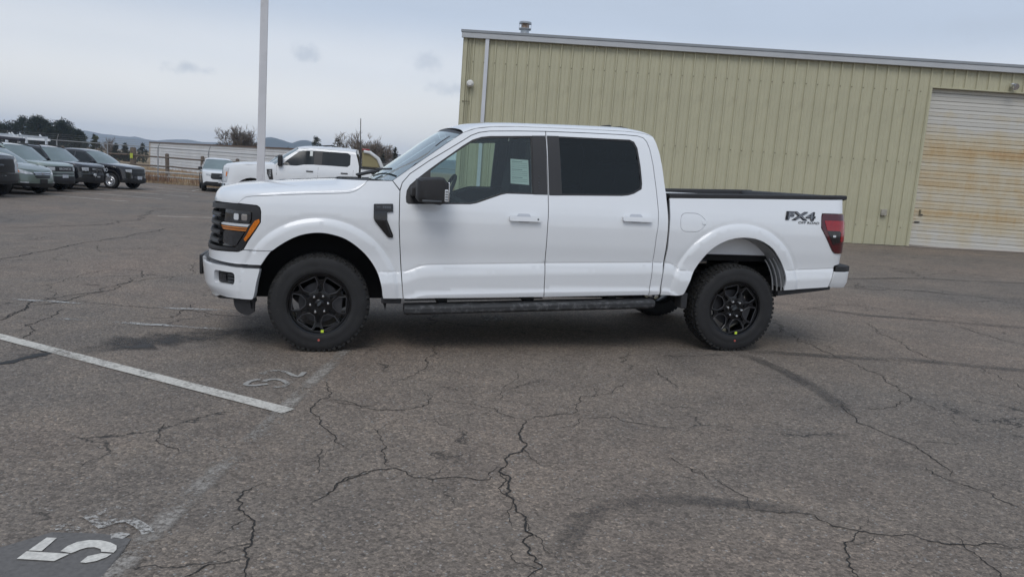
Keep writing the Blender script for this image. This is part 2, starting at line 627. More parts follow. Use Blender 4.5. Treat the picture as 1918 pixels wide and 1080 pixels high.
SEAT = mat('seat_cloth', (0.045, 0.047, 0.052), 0.9, bump=0.3, bscale=200)
HEADL = mat('headliner', (0.30, 0.31, 0.32), 0.95)
AMBER = mat('amber_lens', (0.62, 0.17, 0.015), 0.14, coat=0.5, var=0.2, vscale=60)
AMBERW = mat('amber_strip', (0.55, 0.19, 0.04), 0.25, coat=0.3, var=0.1, vscale=30)
LAMPW = mat('lamp_white', (0.62, 0.64, 0.66), 0.25, coat=0.4)
LENSD = mat('dark_lamp_lens', (0.035, 0.037, 0.042), 0.08, coat=0.4, var=0.35, vscale=14)
RED = mat('red_lens', (0.30, 0.005, 0.008), 0.12, coat=0.8, var=0.12, vscale=30)
DRED = mat('dark_red_lens', (0.07, 0.004, 0.007), 0.12, coat=0.8)
SMOKE = mat('smoked_lens', (0.012, 0.010, 0.011), 0.14, coat=0.6)
GREYP = mat('grey_primer', (0.36, 0.37, 0.38), 0.5, var=0.12, vscale=5, dirt=((0.2, 0.19, 0.18), 9, 0.52, 0.6))
RECESS_SHADE = mat('recess_shade_paint', (0.50, 0.52, 0.56), 0.4, coat=0.5)  # body white darkened: shadow of the handle recess put into the colour
PAPER = mat('paper', (0.72, 0.74, 0.72), 0.7)
INK = mat('print_ink', (0.25, 0.27, 0.28), 0.7)
BADGE = mat('badge_grey', (0.10, 0.11, 0.12), 0.35, metal=0.6)
BADGEF = mat('badge_silver', (0.20, 0.21, 0.23), 0.4, metal=0.4)
BADGEB = mat('badge_black', (0.01, 0.01, 0.012), 0.3)
LIME = mat('lime_sticker', (0.62, 0.80, 0.06), 0.6)
TAGY = mat('faded_yellow_tag', (0.45, 0.52, 0.06), 0.7)
REDDOT = mat('red_paint_dot', (0.45, 0.10, 0.08), 0.7)
DUSTY = mat('dusty_step_plastic', (0.024, 0.025, 0.027), 0.6, bump=0.25, bscale=200, dirt=((0.14, 0.14, 0.145), 18, 0.50, 0.8))
G_WS = glass('windshield_glass', (0.66, 0.82, 0.80), fres=2.1, add=.22)
G_FR = glass('clear_door_glass', (0.68, 0.80, 0.77), fres=1.5, add=.03)
G_DK = glass('privacy_glass', (0.022, 0.025, 0.03), fres=1.5)
CRACKS = [(0.016,[.132,4.479,.125,4.334,.112,4.105,.094,3.897,.043,3.733,.033,3.687,.057,3.562,.054,3.429,.071,3.307,.092,3.172,.126,3.132,.13,3.028,.12,2.891,.147,2.848,.167,2.78,.195,2.707,.144,2.63,.127,2.59]),
(0.01,[.132,4.479,.291,4.561,.447,4.631,.509,4.886,.537,5.043,.697,5.125,.787,5.223,.925,5.482]),
(0.009,[.454,4.618,.484,4.558,.639,4.592,.725,4.619,.756,4.537,.873,4.501,1.028,4.456,1.144,4.374]),
(0.008,[.132,4.479,.058,4.51,-.057,4.669,-.158,4.708,-.275,4.749,-.421,4.782]),
(0.009,[-1.177,4.64,-1.091,4.631,-.986,4.602,-.848,4.535,-.602,4.545,-.515,4.614,-.482,4.69,-.509,4.907]),
(0.011,[-.79,3.213,-.76,3.376,-.681,3.492,-.608,3.563,-.527,3.597,-.449,3.523,-.402,3.489,-.233,3.519,-.039,3.522,-.022,3.636,.033,3.687]),
(0.009,[-.527,3.597,-.59,3.706,-.635,3.825,-.653,3.956,-.702,4.091,-.744,4.178]),
(0.01,[-.792,5.097,-.713,5.286,-.66,5.483,-.616,5.657,-.612,5.762,-.646,5.899,-.62,6.135,-.596,6.52]),
(0.006,[-.034,4.84,.005,5.107,.08,5.38,.129,5.609]),
(0.006,[-.448,4.406,-.387,4.333,-.29,4.277]),
(0.006,[.336,4.347,.462,4.448,.484,4.558]),
(0.006,[1.231,6.04,1.21,5.826,1.242,5.636,1.278,5.399]),
(0.006,[.021,3.266,.071,3.26,.063,3.125,.074,3.022]),
(0.011,[-1.27,5.091,-1.152,4.692,-1.183,4.545,-1.091,4.301,-1.06,4.186,-.983,4.084,-.905,3.918,-.81,3.816]),
(0.008,[-1.143,4.655,-1.019,4.667,-.931,4.589,-.818,4.562]),
(0.01,[-.623,3.556,-.688,3.464,-.762,3.376,-.785,3.226,-.818,3.13]),
(0.013,[-1.075,3.348,-1.121,3.305,-1.159,3.227,-1.116,3.072,-1.034,2.976,-.978,2.845,-.962,2.704,-.908,2.579,-.901,2.548,-.876,2.513]),
(0.01,[-.949,2.646,-1.021,2.599,-1.073,2.531,-1.103,2.491]),
(0.008,[-1.906,4.09,-1.908,3.977,-1.835,3.814,-1.748,3.728,-1.65,3.663]),
(0.006,[-.949,3.812,-.905,3.603,-.88,3.466]),
(0.006,[-1.258,3.214,-1.211,3.22,-1.159,3.215]),
(0.005,[-1.825,4.161,-1.734,4.216,-1.673,4.288]),
(0.005,[-2.401,3.696,-2.272,3.651,-2.144,3.702,-2.038,3.654]),
(0.035,[-7.056,1.157,-7.059,1.367,-7.239,1.966,-7.192,11.493,-7.313,12.13,-7.376,12.715,-7.329,13.423,-7.439,14.532,-7.478,15.647,-7.328,16.506,-7.363,17.952]),
(0.02,[-5.373,7.721,-5.361,8.024,-5.298,8.301,-5.301,8.715,-5.391,9.212,-5.378,9.684,-5.175,9.887,-5.063,1.207,-4.943,1.446,-4.917,1.861,-4.861,11.549]),
(0.018,[-5.019,7.667,-4.713,7.6,-4.529,7.497,-4.259,7.477,-3.967,7.413,-3.701,7.393,-3.456,7.417,-3.203,7.345,-2.953,7.229,-2.69,7.194,-2.384,7.207]),
(0.016,[-4.315,7.115,-4.237,6.778,-4.179,6.467,-4.183,6.314,-4.071,6.233,-3.986,6.078,-3.892,5.85]),
(0.014,[-6.502,9.354,-6.473,9.632,-6.631,1.04,-6.222,1.315,-5.888,1.56,-5.391,1.77,-5.042,1.604]),
(0.014,[-4.901,1.561,-4.747,1.332,-4.507,1.059,-4.457,1.259,-4.439,1.549]),
(0.012,[-3.352,6.854,-3.201,6.938,-3.274,7.277,-3.339,7.655,-3.301,7.772]),
(0.014,[-3.7,5.747,-3.561,5.555,-3.498,5.485,-3.446,5.453]),
(0.045,[-13.319,19.226,-12.516,19.673,-12.18,2.612,-11.246,2.607,-11.233,22.957,-1.83,26.385]),
(0.014,[-7.035,12.419,-6.614,11.769,-6.358,11.499,-6.248,11.94,-6.117,12.221]),
(0.014,[-8.286,12.559,-8.318,13.06,-8.422,13.563]),
(0.012,[-8.804,17.667,-8.938,18.268]),
(0.012,[-5.291,8.506,-4.792,7.685]),
(0.03,[-4.968,8.554,-4.772,8.555]),
(0.012,[2.987,8.41,3.028,8.17,2.952,7.69,2.9,7.364,2.981,7.235,2.976,6.954,3.012,6.745,3.094,6.478,3.085,6.25,3.083,5.938,3.079,5.684,3.061,5.533,3.083,5.342,3.062,5.132]),
(0.01,[3.061,5.533,2.905,5.338,2.7,5.146,2.505,5.087]),
(0.013,[2.452,5.285,2.371,5.115,2.36,4.965,2.368,4.85,2.385,4.697,2.416,4.556,2.465,4.464,2.496,4.318,2.498,4.177,2.486,4.042,2.443,3.882]),
(0.011,[4.171,8.724,4.11,8.266,4.053,7.85,3.994,7.372,3.944,6.991,3.834,6.672]),
(0.014,[3.324,9.341,3.509,9.244,4.008,9.61,4.175,9.813,4.695,9.88,4.923,9.634,5.119,9.465,5.757,9.14,5.947,8.546]),
(0.014,[5.235,11.679,5.981,11.809,6.951,11.694,7.821,11.368]),
(0.014,[5.532,1.885,5.258,1.199,5.098,9.533]),
(0.007,[1.187,5.833,1.243,5.584,1.284,5.382]),
(0.008,[.925,3.955,1.013,3.811,1.087,3.647]),
(0.009,[4.267,6.604,4.23,6.298,4.153,5.851]),
(0.016,[1.37,6.428,1.65,6.481,1.847,6.574,1.988,6.588]),
(0.007,[1.504,4.732,1.625,4.707,1.714,4.677,1.787,4.603]),
(0.008,[3.744,5.746,3.814,5.639,3.869,5.424]),
(0.008,[2.589,4.444,2.694,4.44,2.826,4.46]),
(0.012,[1.173,3.316,1.371,3.311,1.521,3.193,1.649,3.156,1.837,3.151,1.98,3.069,2.29,3.055]),
(0.01,[1.434,2.731,1.476,2.923,1.564,3.072,1.649,3.156]),
(0.01,[2.376,4.001,2.407,3.819,2.516,3.63,2.575,3.482]),
(0.009,[2.04,3.174,2.044,2.983,2.022,2.789]),
(0.007,[1.1,3.718,1.219,3.469,1.186,3.317]),
(0.035,[8.889,18.227,9.983,17.62,1.633,15.61]),
(0.03,[5.219,11.543,6.348,11.641,7.815,11.358])]

def gz(x, y):
    """height of the sloping lot"""
    t = min(1, max(0, (x + 12) / 16)); s = t * t * (3 - 2 * t)
    yy = min(42, max(-14, y - 6.86)); xx = min(24, max(-12, x + 1.75)); d = yy - 2.5
    return .0223 * xx + .0187 * s * .5 * (d + math.sqrt(d * d + 1))

# ================================================================== ground
def nodes(m):
    t = m.node_tree
    return t, (lambda ty, **k: (lambda n: ([setattr(n, a, b) for a, b in k.items()], n)[1])(t.nodes.new(ty)))

def asphalt():
    m = bpy.data.materials.new('old_asphalt'); m.use_nodes = True
    t, N = nodes(m)
    b = t.nodes['Principled BSDF']
    b.inputs['Specular IOR Level'].default_value = 0.35
    tc = N('ShaderNodeTexCoord')
    L = t.links.new
    def noise(scale, det=5, rough=.5, dist=0.0, vec=None):
        n = N('ShaderNodeTexNoise')
        n.inputs['Scale'].default_value = scale; n.inputs['Detail'].default_value = det
        n.inputs['Roughness'].default_value = rough; n.inputs['Distortion'].default_value = dist
        L(vec or tc.outputs['Object'], n.inputs['Vector']); return n
    def ramp(src, stops):
        r = N('ShaderNodeValToRGB'); e = r.color_ramp.elements
        e[0].position, e[0].color = stops[0][0], (*stops[0][1], 1)
        e[1].position, e[1].color = stops[-1][0], (*stops[-1][1], 1)
        for p, c in stops[1:-1]:
            q = e.new(p); q.color = (*c, 1)
        L(src, r.inputs[0]); return r.outputs[0]
    def mul(a, bb, fac=1.0):
        x = N('ShaderNodeMix', data_type='RGBA', blend_type='MULTIPLY'); x.inputs[0].default_value = fac
        L(a, x.inputs[6]); L(bb, x.inputs[7]); return x.outputs[2]
    def mixc(f, a, c):
        x = N('ShaderNodeMix', data_type='RGBA')
        L(f, x.inputs[0]); L(a, x.inputs[6])
        if isinstance(c, tuple): x.inputs[7].default_value = (*c, 1)
        else: L(c, x.inputs[7])
        return x.outputs[2]
    big = noise(.32, 6, .55, .6)
    col = ramp(big.outputs['Fac'], [(.32, (.176, .154, .134)), (.5, (.214, .178, .147)), (.68, (.244, .193, .155))])
    med = noise(2.3, 8, .62, .3)
    col = mul(col, ramp(med.outputs['Fac'], [(.3, (.80, .80, .81)), (.55, (1, 1, 1)), (.75, (1.18, 1.16, 1.13))]))
    # stones in the binder
    for sc, lo, hi in ((68., .60, 1.55), (150., .68, 1.45)):
        v = N('ShaderNodeTexVoronoi'); v.inputs['Scale'].default_value = sc
        L(tc.outputs['Object'], v.inputs['Vector'])
        sp = N('ShaderNodeSeparateColor'); L(v.outputs['Color'], sp.inputs[0])
        col = mul(col, ramp(sp.outputs[0], [(0, (lo, lo, lo)), (.6, (1, 1, 1)), (.93, (1.15, 1.14, 1.12)), (1, (hi, hi * .98, hi * .95))]))
        if sc < 100:
            vd = v
            sc2 = N('ShaderNodeMath', operation='GREATER_THAN'); L(sp.outputs[1], sc2.inputs[0]); sc2.inputs[1].default_value = .94
            lm = N('ShaderNodeMath', operation='LESS_THAN'); L(v.outputs['Distance'], lm.inputs[0]); lm.inputs[1].default_value = .42
            mm = N('ShaderNodeMath', operation='MULTIPLY'); L(sc2.outputs[0], mm.inputs[0]); L(lm.outputs[0], mm.inputs[1])
            m5 = N('ShaderNodeMath', operation='MULTIPLY'); L(mm.outputs[0], m5.inputs[0]); m5.inputs[1].default_value = .75
            col = mixc(m5.outputs[0], col, (.30, .29, .275))
    # hairline cracks
    dn = noise(1.4, 6, .65)
    vm = N('ShaderNodeVectorMath', operation='MULTIPLY_ADD')
    L(dn.outputs['Color'], vm.inputs[0]); vm.inputs[1].default_value = (.9, .9, .9); L(tc.outputs['Object'], vm.inputs[2])
    ev = N('ShaderNodeTexVoronoi', feature='DISTANCE_TO_EDGE'); ev.inputs['Scale'].default_value = .55
    L(vm.outputs[0], ev.inputs['Vector'])
    cm = N('ShaderNodeMapRange'); L(ev.outputs['Distance'], cm.inputs[0])
    for k, val in zip(('From Min', 'From Max', 'To Min', 'To Max'), (.002, .008, .85, 0)): cm.inputs[k].default_value = val
    br = noise(.9, 4, .6)
    bm_ = N('ShaderNodeMapRange'); L(br.outputs['Fac'], bm_.inputs[0])
    for k, val in zip(('From Min', 'From Max'), (.50, .58)): bm_.inputs[k].default_value = val
    cmm = N('ShaderNodeMath', operation='MULTIPLY'); L(cm.outputs[0], cmm.inputs[0]); L(bm_.outputs[0], cmm.inputs[1])
    col = mixc(cmm.outputs[0], col, (.022, .021, .02))
    # dark oily blotches
    ob = noise(.75, 7, .6, .5)
    om = N('ShaderNodeMapRange'); L(ob.outputs['Fac'], om.inputs[0])
    for k, val in zip(('From Min', 'From Max', 'To Min', 'To Max'), (.62, .74, 0, .38)): om.inputs[k].default_value = val
    col = mixc(om.outputs[0], col, (.075, .069, .065))
    L(col, b.inputs['Base Color'])
    rr = N('ShaderNodeMapRange'); L(med.outputs['Fac'], rr.inputs[0]); rr.inputs['To Min'].default_value = .70; rr.inputs['To Max'].default_value = .95
    L(rr.outputs[0], b.inputs['Roughness'])
    bp = N('ShaderNodeBump'); bp.inputs['Strength'].default_value = .55; bp.inputs['Distance'].default_value = .006
    hs = N('ShaderNodeMath', operation='SUBTRACT'); L(vd.outputs['Distance'], hs.inputs[1]); hs.inputs[0].default_value = 1
    h2 = N('ShaderNodeMath', operation='SUBTRACT'); L(hs.outputs[0], h2.inputs[0]); L(cmm.outputs[0], h2.inputs[1])
    L(h2.outputs[0], bp.inputs['Height']); L(bp.outputs[0], b.inputs['Normal'])
    MATS['asphalt'] = m
    return m

def worn(name, col, wear, rough=.7, scale=18.0, soft=.12, big=2.5):
    """paint or stain worn away in patches"""
    m = bpy.data.materials.new(name); m.use_nodes = True
    t, N = nodes(m); L = t.links.new
    b = t.nodes['Principled BSDF']; o = t.nodes['Material Output']
    b.inputs['Roughness'].default_value = rough
    tc = N('ShaderNodeTexCoord')
    n = N('ShaderNodeTexNoise'); n.inputs['Scale'].default_value = scale; n.inputs['Detail'].default_value = 9; n.inputs['Roughness'].default_value = .7
    L(tc.outputs['Object'], n.inputs['Vector'])
    n2 = N('ShaderNodeTexNoise'); n2.inputs['Scale'].default_value = big; n2.inputs['Detail'].default_value = 4
    L(tc.outputs['Object'], n2.inputs['Vector'])
    a = N('ShaderNodeMath', operation='ADD'); L(n.outputs['Fac'], a.inputs[0]); L(n2.outputs['Fac'], a.inputs[1])
    mr = N('ShaderNodeMapRange'); L(a.outputs[0], mr.inputs[0])
    for k, v in zip(('From Min', 'From Max', 'To Min', 'To Max'), (wear - soft, wear + soft, 0, 1)): mr.inputs[k].default_value = v
    at = N('ShaderNodeAttribute'); at.attribute_name = 'fade'
    mu = N('ShaderNodeMath', operation='MULTIPLY'); L(mr.outputs[0], mu.inputs[0]); L(at.outputs['Fac'], mu.inputs[1])
    n3 = N('ShaderNodeTexNoise'); n3.inputs['Scale'].default_value = 60; n3.inputs['Detail'].default_value = 5
    L(tc.outputs['Object'], n3.inputs['Vector'])
    rp = N('ShaderNodeValToRGB'); rp.color_ramp.elements[0].position = .3; rp.color_ramp.elements[1].position = .7
    rp.color_ramp.elements[0].color = (*[c * .78 for c in col], 1); rp.color_ramp.elements[1].color = (*[min(1, c * 1.1) for c in col], 1)
    L(n3.outputs['Fac'], rp.inputs[0]); L(rp.outputs[0], b.inputs['Base Color'])
    tr = N('ShaderNodeBsdfTransparent'); mx = N('ShaderNodeMixShader')
    L(mu.outputs[0], mx.inputs[0]); L(tr.outputs[0], mx.inputs[1]); L(b.outputs[0], mx.inputs[2]); L(mx.outputs[0], o.inputs[0])
    MATS[name] = m
    return m

def set_fade(o, vals=None):
    me = o.data
    a = me.attributes.new('fade', 'FLOAT', 'POINT')
    a.data.foreach_set('value', vals if vals is not None else [1.0] * len(me.vertices))

xs = sorted(set([-4300, -2500, -1200, -600, -300, -150, -100, -70, -50, 40, 60, 100, 200, 500, 1200, 2500, 4300] + list(np.arange(-40, 31, 2.0))))
ys = sorted(set([-4300, -2000, -800, -300, -100, -50, -20, 70, 90, 120, 160, 220, 300, 500, 900, 1500, 2500, 4300] + list(np.arange(-10, 61, 2.0))))
tb = MB()
for x in xs:
    for y in ys: tb.v.append((x, y, gz(x, y) - .05))
ny = len(ys)
for i in range(len(xs) - 1):
    for j in range(ny - 1): tb.f.append((i * ny + j, (i + 1) * ny + j, (i + 1) * ny + j + 1, i * ny + j + 1))
FIELD = mat('dry_grass_field', (.26, .185, .10), .95, var=.35, vscale=.25, dirt=((.16, .13, .08), 1.2, .45, .7))
tag(tb.build('ground', FIELD, smooth=60, fix=False), 'dry straw coloured field running off to the hills', 'ground', kind='structure')

LOT_X, LOT_Y0, LOT_Y1 = (-42, 34), -16, 42.6
lb = MB()
lx = list(np.arange(-42, 34.1, .8)); ly = list(np.arange(-16, 42.7, .8)) 
for x in lx:
    for k, y in enumerate(ly):
        yy = y + (.25 * math.sin(x * .9) + .15 * math.sin(x * 2.3) if k == len(ly) - 1 else 0)
        lb.v.append((x, yy, gz(x, yy)))
n = len(ly)
for i in range(len(lx) - 1):
    for j in range(n - 1): lb.f.append((i * n + j, (i + 1) * n + j, (i + 1) * n + j + 1, i * n + j + 1))
lot = lb.build('parking_lot', asphalt(), smooth=60, fix=False)
tag(lot, 'cracked grey brown asphalt parking lot', 'parking lot', kind='structure')

def on_lot(pts, h): return [(p[0], p[1], gz(p[0], p[1]) + h) for p in pts]
def ribbon(name, pts, width, m, h=.004, jitter=0.0, step=.04, taper=True, fade_ends=False, soft=False):
    """flat band along a line lying on the lot"""
    P = [np.array(p, float) for p in pts]
    Q = []
    for a, b in zip(P[:-1], P[1:]):
        k = max(1, int(np.linalg.norm(b - a) / step))
        for i in range(k): Q.append(a + (b - a) * i / k)
    Q.append(P[-1])
    Q = np.array(Q)
    if jitter:
        nz = np.array([[rnd.gauss(0, 1), rnd.gauss(0, 1)] for _ in Q])
        sm = nz.copy()
        sm[1:-1] = (nz[:-2] + nz[1:-1] + nz[2:]) / 3
        Q = Q + sm * jitter
    d = np.gradient(Q, axis=0) if len(Q) > 1 else np.array([[1, 0]])
    d /= np.linalg.norm(d, axis=1)[:, None] + 1e-9
    nn = np.stack([-d[:, 1], d[:, 0]], 1)
    b = MB(); n = len(Q); fades = []
    cols = (-1, -.45, .45, 1) if soft else (-1, 1)
    for i in range(n):
        t = i / max(1, n - 1)
        w = width / 2
        if taper:
            w *= (min(1, min(t, 1 - t) * 7) * .75 + .25) * (1 + rnd.uniform(-.45, .55))
        f = min(1, min(t, 1 - t) * 6) if fade_ends else 1.0
        for c in cols:
            p = Q[i] + nn[i] * w * c
            b.v.append((p[0], p[1], gz(p[0], p[1]) + h)); fades.append(f * (0 if soft and abs(c) == 1 else 1))
    k = len(cols)
    for i in range(n - 1):
        for j in range(k - 1):
            b.f.append((i * k + j, i * k + j + 1, (i + 1) * k + j + 1, (i + 1) * k + j))
    o = b.build(name, m, lot, smooth=None, fix=True)
    set_fade(o, fades)
    return o

CRACKM = mat('crack_fill', (.026, .024, .022), .95, var=.4, vscale=30)
def fractal(a, b, amp, R):
    """rough line between two points by midpoint displacement"""
    L = np.linalg.norm(b - a)
    if L < amp[0]: return [a]
    d = (b - a) / L
    m = (a + b) / 2 + np.array([-d[1], d[0]]) * R.gauss(0, amp[1]) * L
    return fractal(a, m, amp, R) + fractal(m, b, amp, R)
def crack(pts, w, R):
    """one crack with its side branches, as a single flat sheet"""
    P = [np.array(p, float) for p in pts]
    dist = math.hypot(*pts[len(pts) // 2])
    step = max(.018, dist * .005)
    b = MB()
    def run(Q, wd, tail):
        Q = np.array(Q)
        if len(Q) < 3: return
        d = np.gradient(Q, axis=0); d /= np.linalg.norm(d, axis=1)[:, None] + 1e-9
        nn = np.stack([-d[:, 1], d[:, 0]], 1)
        k0 = len(b.v); n = len(Q); ww = 1.0
        for i in range(n):
            t = i / (n - 1)
            ww = .6 * ww + .4 * R.choice((.35, .6, .9, 1.0, 1.5, 2.0))
            e = min(1, (1 - t) * 4) if tail else min(1, min(t, 1 - t) * 9)
            hw_ = wd / 2 * ww * (.25 + .75 * e)
            for c in (-1, 1):
                p = Q[i] + nn[i] * hw_ * c * R.uniform(.7, 1.3)
                b.v.append((p[0], p[1], gz(p[0], p[1]) + .003))
        for i in range(n - 1):
            b.f.append((k0 + 2 * i, k0 + 2 * i + 2, k0 + 2 * i + 3, k0 + 2 * i + 1))
    line = []
    for q, r_ in zip(P[:-1], P[1:]): line += fractal(q, r_, (step, .11), R)
    line.append(P[-1])
    run(line, w, False)
    L = sum(np.linalg.norm(r_ - q) for q, r_ in zip(P[:-1], P[1:]))
    for _ in range(int(min(9, L * 2.2))):
        i = R.randrange(1, len(line) - 1)
        d = line[i + 1 if i + 1 < len(line) else i] - line[i - 1]
        a_ = math.atan2(d[1], d[0]) + R.choice((-1, 1)) * R.uniform(.5, 1.4)
        l = R.uniform(.10, .42) * max(1, dist / 7)
        mid = line[i] + np.array([math.cos(a_), math.sin(a_)]) * l * .5
        a_ += R.gauss(0, .5)
        end = mid + np.array([math.cos(a_), math.sin(a_)]) * l * .5
        run(fractal(line[i], mid, (step, .14), R) + fractal(mid, end, (step, .14), R) + [end], w * R.uniform(.25, .5), True)
    o = b.build('crack', CRACKM, lot, smooth=None, fix=True)
RC_ = random.Random(21)
for w, fl in CRACKS:
    crack([(fl[i], fl[i + 1]) for i in range(0, len(fl), 2)], w * .52, RC_)
PAINT = worn('white_lot_paint', (.60, .57, .51), .87, scale=34, soft=.16)
PAINT5 = worn('fresh_lot_paint', (.66, .63, .57), .62, scale=40, soft=.1)
FAINT = worn('faded_lot_paint', (.44, .43, .41), 1.06, scale=30, soft=.10)
FAINT2 = worn('worn_old_line', (.33, .30, .265), 1.02, scale=30, soft=.14)
STAIN = worn('oil_stain', (.042, .038, .035), 1.0, scale=9, soft=.25, big=1.5)
SKID = worn('tyre_smear', (.078, .072, .068), 1.2, scale=5, soft=.5, big=1.2)
PATCHM = worn('dark_sealer', (.135, .126, .118), .76, scale=30, soft=.12)
ribbon('stall_line', [(-12.4, 10.05), (-4.10, 5.875), (-1.305, 4.386)], .108, PAINT, .006, step=.3, taper=False)
ribbon('faded_line', [(-5.2, 7.45), (-3.57, 7.39), (-2.62, 7.44)], .07, FAINT, .006, jitter=.008, taper=False)
ribbon('faded_line', [(-4.16, 6.64), (-3.4, 6.615), (-2.16, 6.546), (-1.56, 6.45)], .075, FAINT, .006, jitter=.008, taper=False)
ribbon('old_line', [(-1.33, 6.04), (-1.34, 4.67), (-1.37, 3.4), (-1.36, 2.3), (-1.36, 1.6)], .125, FAINT2, .0045, jitter=.006, step=.1, taper=False, soft=True)
def flat(name, poly, m, h, lab=None):
    b = MB(); b.v = on_lot(poly, h); b.f = [tuple(range(len(poly)))]
    o = b.build(name, m, lot, smooth=None, fix=True); set_fade(o)
    if o.data.polygons[0].normal.z < 0: o.data.flip_normals()
    return o
pp = [(-1.745, 2.765), (-1.55, 2.775), (-1.42, 2.745), (-1.395, 2.62), (-1.37, 2.3), (-1.9, 2.3), (-1.88, 2.6)]
flat('sealer_patch', pp, PATCHM, .0045)
FIVE = [[(-1.74, 2.549), (-1.74, 2.605), (-1.578, 2.603), (-1.601, 2.547)], [(-1.738, 2.612), (-1.733, 2.714), (-1.694, 2.715), (-1.688, 2.611)], [(-1.621, 2.618), (-1.619, 2.659), (-1.601, 2.693), (-1.567, 2.712), (-1.524, 2.715), (-1.478, 2.702), (-1.443, 2.681), (-1.428, 2.652), (-1.426, 2.628), (-1.474, 2.63), (-1.487, 2.649), (-1.517, 2.66), (-1.541, 2.655), (-1.558, 2.638), (-1.567, 2.62), (-1.576, 2.608)], [(-1.506, 2.548), (-1.504, 2.593), (-1.467, 2.619), (-1.428, 2.618), (-1.433, 2.594), (-1.455, 2.562), (-1.485, 2.546)]]
fb = MB()
for q in FIVE:
    k = len(fb.v); fb.v += on_lot(q, .0085); fb.f.append(tuple(range(k, k + len(q))))
o = fb.build('painted_numeral', PAINT5, lot, smooth=None); set_fade(o); o['label'] = 'white stencilled figure 5 on a dark patch'
for q in [[(-1.608, 3.011), (-1.637, 2.973), (-1.663, 2.932)], [(-1.688, 2.917), (-1.625, 2.871), (-1.568, 2.826)], [(-1.574, 2.865), (-1.55, 2.888), (-1.509, 2.901), (-1.449, 2.863), (-1.4, 2.822), (-1.378, 2.794)], [(-1.752, 2.798), (-1.721, 2.817), (-1.659, 2.785)], [(-1.506, 2.754), (-1.482, 2.768), (-1.446, 2.76)]]:
    ribbon('worn_numeral', q, .045, worn('worn_numeral_paint', (.42, .40, .37), .98, scale=60, soft=.08) if 'worn_numeral_paint' not in MATS else MATS['worn_numeral_paint'], .006, step=.02, taper=False)
for q in [[(-1.701, 5.037), (-1.73, 5.014), (-1.754, 4.975), (-1.758, 4.901), (-1.728, 4.879), (-1.678, 4.889), (-1.616, 4.939)], [(-1.66, 4.987), (-1.656, 5.022), (-1.634, 5.05), (-1.592, 5.064), (-1.543, 5.038), (-1.488, 4.969), (-1.494, 4.901), (-1.524, 4.88), (-1.551, 4.863)], [(-1.764, 5.21), (-1.728, 5.18), (-1.705, 5.185), (-1.738, 5.209), (-1.721, 5.263), (-1.677, 5.278), (-1.626, 5.282), (-1.577, 5.248), (-1.519, 5.185), (-1.479, 5.157), (-1.462, 5.184), (-1.464, 5.283)]]:
    ribbon('worn_numeral', q, .036, worn('worn_numeral_paint_b', (.36, .345, .32), .93, scale=60, soft=.08) if 'worn_numeral_paint_b' not in MATS else MATS['worn_numeral_paint_b'], .006, step=.02, taper=False)
ribbon('oil_stain', [(-3.3, 5.55), (-3.05, 5.9), (-2.75, 6.15), (-2.4, 6.4), (-2.0, 6.5)], .55, STAIN, .0035, step=.1, jitter=.03, fade_ends=True, soft=True)
ribbon('wide_crack', [(-3.75, 4.95), (-3.53, 5.15), (-3.50, 5.29), (-3.435, 5.46)], .10, worn('crack_dirt', (.018, .017, .016), .72, scale=20, soft=.15), .0035, step=.04, jitter=.012)
ribbon('tyre_mark', [(1.2, 6.86), (2.13, 6.80), (2.73, 6.76), (3.21, 6.74), (3.73, 6.77), (4.6, 6.57), (6.5, 6.3), (9, 6.2)], .20, SKID, .0035, step=.15, fade_ends=True, soft=True, taper=False)
ribbon('tyre_mark', [(2.0, 6.75), (2.185, 6.52), (2.30, 6.13), (2.37, 5.61), (2.38, 5.225), (2.36, 4.9)], .17, SKID, .0038, step=.1, fade_ends=True, soft=True, taper=False)
ribbon('tyre_mark', [(.27, 2.7), (.298, 2.887), (.385, 3.141), (.547, 3.298), (.813, 3.389), (1.06, 3.385), (1.5, 3.33)], .14, SKID, .0038, step=.06, fade_ends=True, soft=True, taper=False)
ribbon('tyre_mark', [(4.0, 12.0), (7.0, 13.2), (12.0, 13.4), (16, 12.4)], .22, SKID, .0038, step=.3, fade_ends=True, soft=True, taper=False)
ribbon('tyre_mark', [(3.2, 10.0), (4.4, 9.2), (6.0, 8.9), (9.0, 8.7)], .22, SKID, .0042, step=.3, fade_ends=True, soft=True, taper=False)
flat('pale_patch', [(-.19 + .13 * math.cos(a), 7.77 + .17 * math.sin(a)) for a in np.linspace(0, 2 * PI, 14)[:-1]], worn('pale_dust', (.30, .29, .27), .85, scale=20), .004)
for a, b in (((-18.2, 29.3), (-13.6, 28.6)), ((-18.3, 32.0), (-13.8, 31.4)), ((-18.4, 34.7), (-14.0, 34.2)), ((-18.2, 26.4), (-13.4, 25.8)), ((-18.8, 37.9), (-15.9, 36.5)), ((-15.9, 36.5), (-16.5, 39.0)), ((-13.4, 35.6), (-14.0, 38.6)), ((-9.4, 19.55), (-7.0, 19.9))):
    ribbon('stall_line', [a, b], .10, PAINT, .006, step=.5, taper=False)

